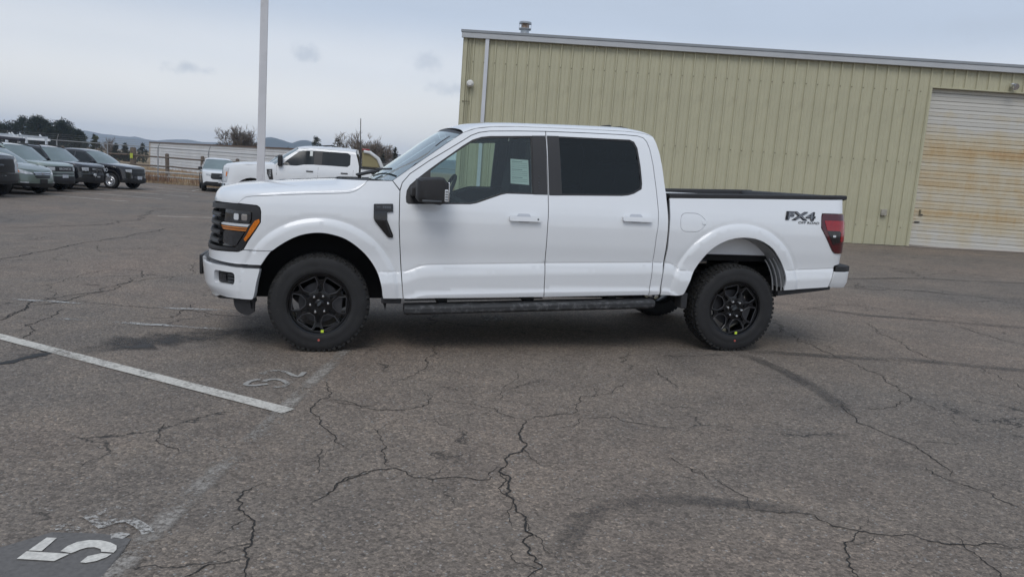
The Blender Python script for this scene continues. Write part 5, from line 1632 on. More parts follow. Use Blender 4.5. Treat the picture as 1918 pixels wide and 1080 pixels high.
tagp = MB().box((-4.24, -.16, 1.45), (.17, .02, .30)); tagp.build('yellow_sign', TAGY, wf)
MB().lathe([(.17, -.2), (.17, 1.9), (.15, 1.95), (0, 1.96)], 12).build('thick_post', WOOD, wf, loc=(-4.24, .05, 0))
gr = empty('pipe_rail', (-19.2, 44.6, -.3))
tag(gr, 'low pale double pipe rail at the edge of the lot', 'railing')
for z in (.62, .36):
    MB().tube([(-9, 0, z), (12, 0, z)], .05, 8).build('pipe', PALEW, gr)
for k in range(-4, 6):
    MB().tube([(k * 2.1 + .5, .05, -.1), (k * 2.1 + .5, .05, .66)], .045, 8).build('pipe_post', PALEW, gr)

# ---- dry grass and weeds along the fence
def blades(name, spots, h, col, label, w=.012, lean=.5):
    b = MB()
    for x, y in spots:
        hh = h * rnd.uniform(.45, 1.25); a = rnd.uniform(0, 2 * PI); l = lean * hh * rnd.uniform(.1, 1)
        z = gz(x, y) - .06
        dx, dy = math.cos(a) * l, math.sin(a) * l
        px, py = -math.sin(a) * w, math.cos(a) * w
        k = len(b.v)
        b.v += [(x - px, y - py, z), (x + px, y + py, z), (x + dx * .4 + px * .7, y + dy * .4 + py * .7, z + hh * .6), (x + dx * .4 - px * .7, y + dy * .4 - py * .7, z + hh * .6), (x + dx, y + dy, z + hh)]
        b.f += [(k, k + 1, k + 2, k + 3), (k + 3, k + 2, k + 4)]
    o = b.build(name, mat(name + '_straw', col, .9, var=.35, vscale=2.5), None, smooth=None, fix=False)
    tag(o, label, 'grass', kind='stuff')
blades('dry_grass', [(rnd.uniform(-34, -8), 42.45 + abs(rnd.gauss(0, .9))) for _ in range(7000)], .20, (.36, .27, .17), 'straw coloured dry grass along the fence foot')
blades('dry_weeds', [(rnd.choice((-21.4, -20.4, -22.2, -17.0, -18.2)) + rnd.gauss(0, .45), 43.4 + rnd.gauss(0, .3)) for _ in range(900)], .62, (.22, .13, .085), 'reddish brown dry weeds against the fence', .011, .35)
blades('field_grass', [(rnd.uniform(-48, -5), 47 + rnd.random() ** 1.5 * 30) for _ in range(9000)], .30, (.40, .26, .14), 'tawny field grass beyond the fence', .02, .4)

# ---- long white shed
sh = empty('white_shed', (-41.7, 85.0, -.3), (0, 0, math.atan2(-30, 27.3)))
tag(sh, 'long low white metal shed beyond the fence', 'shed')
SHW = mat('shed_white', (.60, .61, .62), .6, var=.06, vscale=.6, dirt=((.45, .44, .42), .8, .55, .5))
SHB = mat('shed_brown_edge', (.12, .08, .06), .7)
SL = 40.6
for k in range(9):
    MB().prism([(-.01, k * .30 + .012), (-.05, k * .31 + .012), (-.015, k * .31 + .305), (-.01, k * .31 + .305)], 0, SL, 'YZ').build('siding_board', SHW, sh, smooth=None)
MB().box((SL / 2, 1.25, 1.4), (SL - .02, 2.5, 2.66)).build('wall', SHW, sh)
MB().prism([(-.12, 2.72), (-.12, 2.82), (1.2, 2.86), (2.6, 2.82), (2.6, 2.72)], -.15, SL + .15, 'YZ').build('roof', SHB, sh, smooth=None)
MB().box((.0, -.05, 1.4), (.14, .1, 2.8)).build('corner_board', mat('shed_tan', (.42, .34, .24), .7), sh)
for k in range(5):
    MB().box((SL + .03, .15 + k * .55, 1.4), (.04, .05, 2.6)).build('end_batten', TRIM, sh)

# ---- trees
def bare_tree(name, loc, h, label, seed, spread=.55, col=(.15, .115, .09), levels=5, group=None, multi=3, minr=.016):
    R = random.Random(seed)
    root = empty(name, loc); tag(root, label, 'tree', group)
    tr = MB(); tw = MB()
    def grow(p, d, L, r, lv):
        n = 3
        pts = [p]; dd = d.copy()
        for i in range(n):
            dd = (dd + Vector((R.gauss(0, .12), R.gauss(0, .12), R.gauss(.03, .08)))).normalized()
            pts.append(pts[-1] + dd * L / n)
        (tr if lv >= levels - 1 else tw).tube(pts, [max(minr, r), max(minr, r * .85), max(minr * .7, r * .72), max(minr * .4, r * .6)], 5 if lv >= levels - 1 else 3, cap=False)
        if lv == 0: return
        k = R.choice((2, 3, 3, 4)) if lv > 1 else R.choice((2, 2, 3))
        for i in range(k):
            t = R.uniform(.25, 1.0)
            q = pts[int(t * n) if t < 1 else n]
            a = R.uniform(0, 2 * PI)
            side = dd.orthogonal().normalized()
            side.rotate(Matrix.Rotation(a, 3, dd))
            nd = (dd + side * R.uniform(spread * .6, spread * 1.5) * (1.25 if lv < 3 else 1) + Vector((0, 0, .10))).normalized()
            grow(q, nd, L * R.uniform(.6, .88), r * R.uniform(.45, .65), lv - 1)
    for m_ in range(multi):
        a = R.uniform(0, 2 * PI)
        grow(Vector((0, 0, -.2)), Vector((.28 * math.cos(a) * (multi > 1), .28 * math.sin(a) * (multi > 1), 1)).normalized(), h * .36, h * .022, levels)
    bark = mat('bark_%s' % name, col, .95, var=.2, vscale=2)
    tr.build('trunk', bark, root, smooth=60, fix=False)
    tw.build('crown', bark, root, smooth=None, fix=False)
    return root

def conifer(name, loc, h, w, label, seed, col, shape='pine', group=None, n=900, lsz=.30):
    R = random.Random(seed)
    root = empty(name, loc); tag(root, label, 'tree', group)
    tk = MB().tube([(0, 0, -.2), (R.uniform(-.1, .1), R.uniform(-.1, .1), h * .5), (0, 0, h * .96)], [h * .02, h * .014, h * .004], 6)
    cr_ = MB()
    # limbs end in clumps; the crown is made of many small needle sprays round the clumps
    clumps = []
    nb = 80 if shape == 'pine' else 60
    for i in range(nb):
        t = (i + R.random()) / nb
        z = h * ((.06 + .92 * t) if shape == 'pine' else (.06 + .92 * t))
        tt = (z / h - .1) / .9
        rad = w * (math.sin(PI * min(1, max(.05, tt * .86 + .16))) ** .7 if shape == 'pine' else (1.02 - tt) ** .9) * R.uniform(.45, 1.05)
        a = R.uniform(0, 2 * PI)
        c = Vector((rad * math.cos(a), rad * math.sin(a), z + R.uniform(-.1, .1) * w))
        clumps.append((c, w * R.uniform(.16, .34) * (1 if shape == 'pine' else .75)))
        tk.tube([(0, 0, z - rad * .25), c], [h * .006, h * .002], 4, cap=False)
    for i in range(n):
        c, s = R.choice(clumps)
        d = Vector((R.gauss(0, 1), R.gauss(0, 1), R.gauss(0, .75)))
        if d.length < .05: continue
        p = c + d.normalized() * s * R.random() ** .4
        u = Vector((R.gauss(0, 1), R.gauss(0, 1), R.gauss(.2, .6))).normalized()
        v = u.orthogonal().normalized(); v.rotate(Matrix.Rotation(R.uniform(0, 6.28), 3, u))
        L = lsz * R.uniform(.6, 1.3)
        cr_.add([p - v * L * .22, p + v * L * .22, p + u * L], [(0, 1, 2)])
    tk.build('trunk', mat('pine_bark', (.07, .05, .038), .95, var=.3, vscale=2), root, smooth=50, fix=False)
    cr_.build('crown', mat('needles_%s' % name + str(col[0]), col, .85, var=.45, vscale=.7), root, smooth=None, fix=False)
    return root
GT = -.35
k = 1.285
for i, (x, zt, w, lab) in enumerate(((-95.8, 4.3, 2.6, 'pine tree at the left edge of the far dark pine group'), (-93.0, 5.7, 2.6, 'second pine from the left edge in the far dark group'), (-90.4, 5.9, 2.7, 'tallest broad pine of the far dark group above the parked cars'),
        (-87.7, 5.95, 2.7, 'broad dark pine right of the tallest in the far group'), (-85.6, 5.7, 2.5, 'dark pine fourth from the right end of the far group'), (-83.6, 5.1, 2.3, 'lower dark pine near the right end of the far group'), (-82.0, 4.1, 1.9, 'smallest pine at the right end of the far dark group'))):
    zz = 1.52 + (zt - 1.52) * k
    conifer('pine_tree', (x * k, 140 * k + rnd.uniform(-4, 4), GT), zz - GT, w * 1.5, lab, 30 + i, (.016, .026, .016), 'pine', 'far dark pines', 5200, .46)
for i, (x, zt, w, lab) in enumerate(((-63.7, 3.35, .8, 'slim dark spruce just right of the far pine group'), (-62.9, 2.9, .8, 'short slim spruce between two others right of the pine group'), (-61.9, 3.0, 1.1, 'bushy green spruce standing apart beneath the hill'),
        (-59.9, 2.2, .8, 'little dark spruce beside the bare grey tree'), (-58.1, 2.3, .9, 'round dark shrubby spruce left of the yellow tagged post'), (-56.2, 2.4, 1.2, 'dark rounded conifer behind the yellow tagged post'))):
    conifer('spruce_tree', (x, 110 + rnd.uniform(-3, 3), GT), zt - GT, w, lab, 60 + i, (.022, .034, .02) if i != 2 else (.045, .055, .022), 'spruce', 'small far spruces', 900, .3)
bare_tree('bare_tree', (-49.0, 130, GT), 9.6, 'large bare grey tree left of the light pole', 4, .5, (.17, .14, .115), 6, 'bare trees', 4, .026)
bare_tree('bare_tree', (-70.5, 130, GT), 5.2, 'small pale bare tree before the left hill', 9, .6, (.26, .2, .16), 4, 'bare trees', 4, .03)
bare_tree('bare_tree', (-23.0, 110, GT), 10.2, 'bare dark tree seen just left of the mast antenna', 11, .55, (.12, .095, .085), 6, 'bare trees', 4, .021)
bare_tree('bare_tree', (-20.0, 106, GT), 8.6, 'bare dark tree right of the mast antenna', 17, .6, (.11, .085, .075), 6, 'bare trees', 5, .021)
conifer('pine_tree', (-32.6, 120, GT), 5.63 - GT, 1.25, 'round pine top above the cab of the far white pickup', 81, (.030, .036, .016), 'pine', 'pines behind the far pickup', 1500, .28)
conifer('pine_tree', (-29.2, 120, GT), 5.72 - GT, 1.0, 'brownish pine top above the rear of the far white cab', 82, (.055, .042, .016), 'pine', 'pines behind the far pickup', 1300, .26)
conifer('spruce_tree', (-15.0, 90, GT), 4.1 - GT, .6, 'conifer tip peeking over the pickup windshield', 83, (.02, .026, .018), 'spruce', 'conifers by the windshield', 700, .24)
conifer('spruce_tree', (-16.4, 90, GT), 3.1 - GT, .8, 'lower conifer beside the windshield base', 84, (.02, .026, .018), 'spruce', 'conifers by the windshield', 700, .24)
conifer('juniper_bush', (-30.2, 98, GT), 3.0 - GT, 1.8, 'dark juniper between the light pole and the far pickup mirror', 85, (.018, .024, .016), 'pine', 'junipers', 1200, .26)
conifer('juniper_bush', (-51.5, 128, GT), 3.4 - GT, 1.6, 'dark evergreen at the foot of the large bare tree', 86, (.018, .024, .016), 'pine', 'junipers', 1000, .3)
for i in range(9):
    x = -79 + i * 3.3 + rnd.uniform(-1, 1)
    bare_tree('brown_shrub', (x, 118 + rnd.uniform(-6, 6), GT), rnd.uniform(2.2, 3.0), ('brown bare shrub behind the chain link fence, %s from the pines' % ('first', 'second', 'third', 'fourth', 'fifth', 'sixth', 'seventh', 'eighth', 'ninth')[i]), 100 + i, .7, (.10, .07, .055), 4, 'brown shrub row', 7, .05)
for i in range(5):
    x = -26 + i * 3.0
    bare_tree('brown_shrub', (x, 104 + rnd.uniform(-3, 3), GT), rnd.uniform(2.0, 3.2), ('russet bare shrub behind the far pickup bed, %s from the left' % ('first', 'second', 'third', 'fourth', 'fifth')[i]), 130 + i, .7, (.13, .075, .045), 4, 'russet shrubs', 7, .04)

# ---- hills
def hill(name, D, prof, depth, base, col, label, seed):
    R = random.Random(seed)
    X = np.array([p[0] for p in prof], float); Z = np.array([p[1] for p in prof], float)
    f = pchip(X, Z)
    b = MB()
    nx, nyy = 160, 14
    gx = np.linspace(X[0], X[-1], nx)
    ph = [R.uniform(0, 6.28) for _ in range(12)]
    def wob(x, y):
        return sum(math.sin(x * .011 * (1.7 ** i) + y * .013 * (1.6 ** i) + ph[i]) * .55 ** i for i in range(6))
    for i in range(nx):
        for j in range(nyy):
            t = j / (nyy - 1)
            y = D - depth * .75 + depth * 1.1 * t
            s = math.sin(PI * min(1, t / .68) * .5) ** 1.4 if t < .68 else math.cos((t - .68) / .32 * PI / 2) ** .8
            zz = float(f(gx[i]))
            b.v.append((gx[i] * y / D, y, base + (zz - base) * s + wob(gx[i], y) * (zz * .055) * s * (.35 if abs(t - .68) < .04 else 1)))
    for i in range(nx - 1):
        for j in range(nyy - 1):
            b.f.append((i * nyy + j, (i + 1) * nyy + j, (i + 1) * nyy + j + 1, i * nyy + j + 1))
    o = b.build(name, mat(name + '_cover' + str(D), col, .95, var=.45, vscale=.012, dirt=((.05, .05, .035), .03, .5, .8)), None, smooth=60, fix=False)
    tag(o, label, 'hill', kind='structure')
hill('hill', 3600, [(-3400, 40), (-2700, 70), (-2229, 78), (-2127, 76), (-2063, 71.4), (-2000, 63.5), (-1936, 58.1), (-1872, 55.2), (-1832, 60.6), (-1783, 51.6), (-1745, 49.4), (-1669, 59.9), (-1593, 65.4), (-1516, 60.9), (-1414, 63.2), (-1338, 63.7), (-1262, 60), (-900, 70), (-300, 60), (600, 40)], 1500, -5, (.10, .085, .06), 'long pale hills along the horizon at left', 3)
hill('hill', 2600, [(-1010, 2), (-960, 14), (-929, 40), (-893, 64), (-857, 73), (-820, 68.8), (-792, 63.6), (-765, 72.8), (-738, 76.6), (-710, 70), (-654, 57), (-599, 46), (-480, 30), (-300, 10)], 900, -5, (.028, .036, .03), 'blue forested hill right of the light pole', 5)
hill('hill', 900, [(-250, 1), (-230, 5), (-207, 17.5), (-195, 21.5), (-182, 22.5), (-172, 20.0), (-160, 15.9), (-147, 10.6), (-120, 4)], 260, -3, (.075, .058, .045), 'brown wooded rise behind the bare trees by the antenna', 6)
hz = MB().box((0, 0, 60), (8800, 8800, 124))
o = hz.build('haze', None, None, smooth=None) if False else None
HZM = bpy.data.materials.new('haze_air'); HZM.use_nodes = True
ht = HZM.node_tree; ht.nodes.clear()
ho = ht.nodes.new('ShaderNodeOutputMaterial'); hv = ht.nodes.new('ShaderNodeVolumePrincipled')
hv.inputs['Color'].default_value = (.62, .78, 1.0, 1); hv.inputs['Density'].default_value = .00023; hv.inputs['Anisotropy'].default_value = .1
ht.links.new(hv.outputs[0], ho.inputs['Volume'])
hb = hz.build('haze', HZM, None, smooth=None)
tag(hb, 'thin pale haze over the far hills', 'haze', kind='stuff')

# ================================================================== the other vehicles
CARGLASS = mat('far_car_glass', (.022, .027, .030), .06, coat=.0, spec=.35, var=.3, vscale=1.2)
WSGLASS = mat('far_windshield_glass', (.16, .21, .215), .06, spec=1.0, var=.2, vscale=.9)
BLACKP = mat('black_car_paint', (.008, .008, .011), .25, coat=1.0, var=.2, vscale=2)
GREENP = mat('sage_car_paint', (.155, .195, .175), .35, metal=.35, coat=1.0, var=.05, vscale=2)
GREENL = mat('pale_sage_paint', (.26, .32, .30), .35, coat=1.0, var=.05, vscale=2)
CLAD = mat('black_cladding', (.016, .016, .017), .6, bump=.15, bscale=200)
SILV = mat('silver_wheel', (.52, .53, .55), .3, metal=.7, var=.1, vscale=10)
LAMPC = mat('clear_headlamp', (.55, .57, .60), .12, coat=.8, var=.3, vscale=12)
PLATEB = mat('plate_white', (.60, .62, .66), .5, var=.25, vscale=40)

def arch_pts(cx, cz, r, z0, n=14):
    a0 = math.asin(max(-1, min(1, (z0 - cz) / r)))
    return [(cx + r * math.cos(PI - a), cz + r * math.sin(PI - a)) for a in np.linspace(a0, PI - a0, n)]

FARW = {}
def far_wheel(parent, loc, R, tw, s, kind, rr):
    key = (R, tw, kind, rr)
    if key not in FARW:
        me = {}
        me['tyre'] = tyre_mb(R, rr, tw).mesh('tyre', 40); me['tyre'].materials.append(RUBBER)
        m = SILV if kind == 'steel' else (RIMB if kind == 'black' else mat('grey_alloy', (.17, .17, .18), .3, metal=.6))
        b = MB().lathe([(rr + .006, -tw * .42), (rr - .01, -tw * .44), (rr - .03, -tw * .34), (rr - .035, tw * .2)], 32, 'Y')
        if kind == 'steel':
            b.lathe([(0, -tw * .30), (.06, -tw * .32), (.09, -tw * .24), (rr * .62, -tw * .38), (rr * .8, -tw * .34), (rr - .02, -tw * .22)], 32, 'Y')
        else:
            for k in range(5):
                M_ = Matrix.Rotation(2 * PI * k / 5 + .3, 3, 'Y')
                for d in (-.03, .03):
                    b.box(M_ @ Vector((rr * .52, -tw * .34, d)), (rr * .95, .03, .028), M_)
            b.lathe([(0, -tw * .38), (.06, -tw * .37), (.07, -tw * .3)], 18, 'Y')
        me['rim'] = b.mesh('rim', 35); me['rim'].materials.append(m)
        bd = MB().lathe([(0, -.01), (rr - .02, -.01), (rr - .02, .03)], 24, 'Y').mesh('brake_disc', 30); bd.materials.append(DARK if kind != 'steel' else DARK)
        me['disc'] = bd
        if kind == 'steel':
            hm = MB()
            for k in range(10):
                a = 2 * PI * k / 10
                hm.lathe([(0, -.004), (.017, -.004), (.017, .004)], 8, 'Y', (rr * .71 * math.cos(a), -tw * .372, rr * .71 * math.sin(a)))
            me['holes'] = hm.mesh('rim_holes', None); me['holes'].materials.append(DARK)
        FARW[key] = me
    w = empty('wheel', loc, (0, rnd.uniform(0, 6), 0 if s < 0 else PI), parent)
    for nm, k in (('tyre', 'tyre'), ('rim', 'rim'), ('brake_disc', 'disc'), ('rim_holes', 'holes')):
        if k in FARW[key]: link(bpy.data.objects.new(nm, FARW[key][k]), w)
    return w

def car(name, label, cat, loc, heading, S, paint, group=None):
    root = empty(name, (loc[0], loc[1], gz(loc[0], loc[1])), (0, 0, math.atan2(-heading[1], -heading[0])))
    tag(root, label, cat, group)
    root.scale = (S.get('k', 1),) * 3
    V = Veh(root, S['hw'], S['xs'], S['lf'], S.get('n2', 3.2), S['xr'], S['lr'], S.get('n3', 8), S['prof'], S['lean'], S.get('rlean', ([.2, 2.2], [0, -.02])))
    V.wf = (S['xs'] - .02, .42)
    UF, UR = V.uf + .002, V.ur - .002
    fu = lambda t: S['xs'] + (UF - S['xs']) * t
    R, wb, zb, low = S['R'], S['wb'], S['zb'], S.get('clad')
    ra = R + S.get('ag', .075)
    hood = [(fu(S['hood_t']), S['hood'][0][1])] + S['hood'][1:]
    belt = S['belt']
    body = [(UF, S['zf'])] + [(fu(.5), zb)] + arch_pts(0, R + .02, ra, zb) + arch_pts(wb, R + .02, ra, zb) + [(S['xr'], zb + .05), (UR, zb + .1), (UR, S['ztail'])] + belt[::-1] + hood[::-1] + [(UF, S['lip'])]
    V.panel('body_side', body, paint, res=.11, flange=.03)
    # cladding
    if low:
        cl = [(UF, S['zf'] - .02), (fu(.5), zb - .02)] + arch_pts(0, R + .02, ra - .005, zb - .02) + arch_pts(wb, R + .02, ra - .005, zb - .02) + [(S['xr'], zb + .03), (UR, zb + .06), (UR, low + .05), (S['xr'], low + .02)]
        cl += arch_pts(wb, R + .02, ra + .06, low)[::-1] + arch_pts(0, R + .02, ra + .06, low)[::-1] + [(fu(.4), S.get('cladf', low)), (UF, S.get('cladf', low))]
        V.panel('lower_cladding', cl, CLAD, e=.012, res=.11, flange=.02)
    else:
        V.panel('lower_trim', [(fu(.45), zb + .06), (UF, S['zf'] + .10), (UF, S['zf'] - .03), (fu(.45), zb - .04)], CLAD, e=.006, res=.1, flange=.02)
    # hood, windshield, roof
    E = V.P([p[0] for p in hood], [p[1] for p in hood], -.002)
    patch('hood', *densify(E, S['hoodc'], 3), paint, root, p=3.2, q=2.2, nw=16, xp=2.4)
    le = V.P([fu(S['hood_t'] + (1 - S['hood_t']) * k / 8) for k in range(9)], [S['hood'][0][1] + (S['lip'] - S['hood'][0][1]) * k / 8 for k in range(9)])
    # nose strip between the front of the hood and the face
    W_ = np.sin(np.linspace(-PI / 2, PI / 2, 17)); nv = []; c0 = S['hoodc'][0]; e0 = E[0]
    for w in W_:
        a = abs(w); g = 1 - (max(0, 1 - a ** 3.2)) ** (1 / 2.2)
        nv.append((c0[0] + (e0[0] - c0[0]) * a ** 2.4, abs(e0[1]) * w, c0[1] + (e0[2] - c0[1]) * g))
    for w in W_:
        u = UF + (hood[0][0] - UF) * abs(w) ** 1.3
        q = V.P(u, S['lip'] + (hood[0][1] - S['lip']) * abs(w) ** 2); nv.append((q[0], q[1] * (-1 if w > 0 else 1), q[2]))
    MB().add(nv, [(i, i + 1, 18 + i, 17 + i) for i in range(16)]).build('hood_nose', paint, root, smooth=60)
    AP, RF, DP = S['apil'], S['roof'], S['dpil']
    E = V.P([p[0] for p in AP], [p[1] for p in AP], -.006)
    patch('windshield', *densify(E, S['wsc'], 3), WSGLASS, root, p=2.2, q=1, nw=12)
    E = V.P([p[0] for p in RF], [p[1] for p in RF], -.002)
    patch('roof', *densify(E, S['roofc'], 3), S.get('roofpaint', paint), root, p=3, q=2, nw=14)
    E = V.P([p[0] for p in DP], [p[1] for p in DP], -.004)
    patch('rear_glass', *densify(E, S['dc'], 3), CARGLASS, root, p=2.6, q=1, nw=10)
    frame = AP + RF[1:] + DP[1:] + [p for p in belt[::-1] if AP[0][0] < p[0] < DP[-1][0]]
    fr = V.panel('side_frame', frame, paint, holes=S['wins'], res=.09, flange=.02)
    for w in S['wins']:
        V.panel('side_window', inset(w, -.004), CARGLASS, e=-.008, res=.2, flange=0)
    if 'bpil' in S:
        V.panel('black_pillar', S['bpil'], SATIN, e=.003, res=.2, flange=.01)
    # face
    for nm, poly, mt, e_ in S['face']:
        V.panel(nm, [(fu(a) if t else a, z) for t, a, z in poly], MATS[mt] if isinstance(mt, str) else mt, e=e_, res=.06, flange=max(.012, e_ + .008))
    q = V.P(UF, S['plate'])
    MB().box((float(q[0]) - .015, 0, S['plate']), (.02, .32, .16)).build('licence_plate', S.get('platem', PLATEB), root, bevel=.004)
    # mirrors, door seams and handles
    for s in (-1, 1):
        mx, mz = S['mirror']
        y0 = float(V.prof(mz))
        b = MB(); b.box((mx, s * (y0 + .10), mz), (.13, .20, S.get('mh', .14))); b.build('side_mirror', S.get('mirrorm', SATIN), root, bevel=.03)
        for hx_, hz_ in S.get('handles', ()):
            MB().box((hx_, s * (float(V.prof(hz_)) + .012), hz_), (.20, .03, .032)).build('door_handle', S.get('handlem', SATIN), root, bevel=.008)
    for ux in S.get('seams', ()):
        V.panel('door_seam', [(ux - .004, zb + .08), (ux - .004, S['seamtop']), (ux + .004, S['seamtop']), (ux + .004, zb + .08)], DARK, e=.0015, res=.3, flange=.002)
    MB().box((wb / 2, 0, zb + .12), (wb - 2 * ra - .1 + .4, S['hw'] * 1.7, .2)).build('floor_pan', DARK, root)
    MB().box((wb / 2, 0, (zb + S['seamtop']) / 2 + .1), (wb + .5, S['hw'] * 1.15, .5)).build('inner_body', DARK, root)
    for x in (0, wb):
        for s in (-1, 1):
            far_wheel(root, (x, s * (S['hw'] - .115), R), R, .235, s, S['wheel'], S.get('rr', R * .66))
    # bed of a pickup
    if 'bed' in S:
        x0, x1, zt = S['bed']
        for s in (-1, 1):
            MB().box(((x0 + x1) / 2, s * (S['hw'] - .08), zt + .012), (x1 - x0, .13, .03)).build('bed_rail', CLAD, root, bevel=.006)
            MB().box(((x0 + x1) / 2, s * (S['hw'] - .16), zt - .2), (x1 - x0, .02, .42)).build('bed_inner_wall', paint, root)
        MB().box(((x0 + x1) / 2, 0, zt - .42), (x1 - x0, 2 * S['hw'] - .3, .03)).build('bed_floor', DARK, root)
        MB().box((x1 - .02, 0, zt - .2), (.05, 2 * S['hw'] - .25, .42)).build('tailgate', paint, root)
        MB().box((x0 - .02, 0, zt - .25), (.03, 2 * S['hw'] - .12, .6)).build('cab_back_panel', paint, root)
    if S.get('rails'):
        for s in (-1, 1):
            pts = [(p[0], s * float(V.prof(p[1])) * .93, p[1] + .075) for p in S['rails']]
            pts = [(pts[0][0] - .08, pts[0][1], pts[0][2] - .05)] + pts + [(pts[-1][0] + .08, pts[-1][1], pts[-1][2] - .05)]
            MB().tube(pts, .022, 6).build('roof_rail', SATIN, root)
    return root, V

def P3(t, *pts): return [(t, a, z) for a, z in pts]
MAV = dict(k=.955, hw=.92, xs=-.28, lf=.57, xr=3.75, lr=.42, R=.365, wb=3.08, zb=.34, zf=.30, lip=.985, hood_t=.42, ztail=1.13,
    prof=([.2, .4, .7, .95, 1.06, 1.12, 1.4, 1.62, 1.75], [.86, .895, .915, .92, .908, .885, .775, .675, .58]),
    lean=([.2, .45, .6, .98, 1.15], [-.03, .02, .01, -.03, -.09]),
    hood=[(0, 1.02), (-.25, 1.055), (.2, 1.085), (.62, 1.12)], hoodc=[(-.70, 1.07), (-.42, 1.115), (.10, 1.165), (.46, 1.175)],
    belt=[(.62, 1.12), (1.2, 1.125), (2.9, 1.16), (3.0, 1.155), (3.95, 1.16)],
    apil=[(.62, 1.12), (1.0, 1.41), (1.38, 1.615)], wsc=[(.46, 1.17), (.86, 1.46), (1.28, 1.675)],
    roof=[(1.38, 1.615), (1.8, 1.655), (2.4, 1.65), (2.74, 1.61)], roofc=[(1.28, 1.675), (1.75, 1.74), (2.4, 1.735), (2.78, 1.69)],
    dpil=[(2.74, 1.61), (2.86, 1.40), (2.95, 1.16)], dc=[(2.78, 1.69), (2.92, 1.42), (2.99, 1.18)],
    wins=[[(.86, 1.165), (.98, 1.30), (1.40, 1.565), (1.82, 1.595), (1.82, 1.165)], [(1.90, 1.168), (1.90, 1.597), (2.45, 1.59), (2.64, 1.54), (2.74, 1.30), (2.74, 1.19)]],
    seams=(.62, 1.86, 2.80), seamtop=1.12, mirror=(.86, 1.17), plate=.56, wheel='black', bed=(3.0, 4.0, 1.16), clad=.40, cladf=.53, seamgap=1,
    face=[('headlight', P3(1, (.34, .93), (.72, .95), (.74, .80), (.62, .79), (.36, .83)), 'clear_headlamp', .008),
          ('grille', P3(1, (.60, .96), (1, .97), (1, .66), (.66, .66), (.58, .72)), 'satin_black_plastic', .012),
          ('grille_bar', P3(1, (.62, .83), (1, .835), (1, .815), (.62, .81)), 'badge_grey', .018),
          ('lower_intake', P3(1, (.55, .50), (1, .50), (1, .36), (.55, .36)), 'textured_black_plastic', .02)],
    handles=((1.55, 1.02), (2.55, 1.04)))
BSP = dict(k=.955, hw=.93, xs=-.30, lf=.55, xr=3.15, lr=.48, R=.37, wb=2.67, zb=.36, zf=.32, lip=1.03, hood_t=.40, ztail=1.12,
    prof=([.2, .4, .7, .95, 1.06, 1.14, 1.4, 1.66, 1.80], [.87, .905, .925, .93, .915, .89, .80, .72, .62]),
    lean=([.2, .45, .6, 1.0, 1.15], [-.03, .02, .01, -.02, -.09]),
    hood=[(0, 1.07), (-.25, 1.105), (.2, 1.125), (.60, 1.15)], hoodc=[(-.72, 1.10), (-.45, 1.15), (.10, 1.185), (.46, 1.195)],
    belt=[(.60, 1.15), (1.2, 1.15), (2.8, 1.17), (3.30, 1.17)],
    apil=[(.60, 1.15), (.90, 1.42), (1.20, 1.665)], wsc=[(.46, 1.19), (.78, 1.47), (1.10, 1.725)],
    roof=[(1.20, 1.665), (1.7, 1.70), (2.6, 1.70), (3.10, 1.67)], roofc=[(1.10, 1.725), (1.65, 1.775), (2.6, 1.775), (3.15, 1.73)],
    dpil=[(3.10, 1.67), (3.22, 1.42), (3.30, 1.17)], dc=[(3.15, 1.73), (3.36, 1.45), (3.46, 1.20)],
    wins=[[(.80, 1.19), (.92, 1.33), (1.22, 1.615), (1.72, 1.64), (1.72, 1.19)], [(1.80, 1.19), (1.80, 1.64), (2.30, 1.64), (2.42, 1.60), (2.42, 1.20)], [(2.56, 1.22), (2.56, 1.62), (2.98, 1.60), (3.08, 1.24)]],
    seams=(.60, 1.76, 2.50), seamtop=1.14, mirror=(.82, 1.20), plate=.60, wheel='grey', clad=.46, cladf=.60, rails=[(1.35, 1.69), (2.0, 1.71), (2.9, 1.69)],
    face=[('grille', P3(1, (.28, 1.00), (1, 1.01), (1, .80), (.30, .80)), 'satin_black_plastic', .010),
          ('headlight', P3(1, (.36, .97), (.60, .975), (.60, .83), (.38, .83)), 'clear_headlamp', .016),
          ('bumper_bar', P3(1, (.25, .74), (1, .75), (1, .68), (.25, .68)), 'badge_grey', .014),
          ('lower_intake', P3(1, (.50, .62), (1, .62), (1, .44), (.50, .44)), 'textured_black_plastic', .022)])
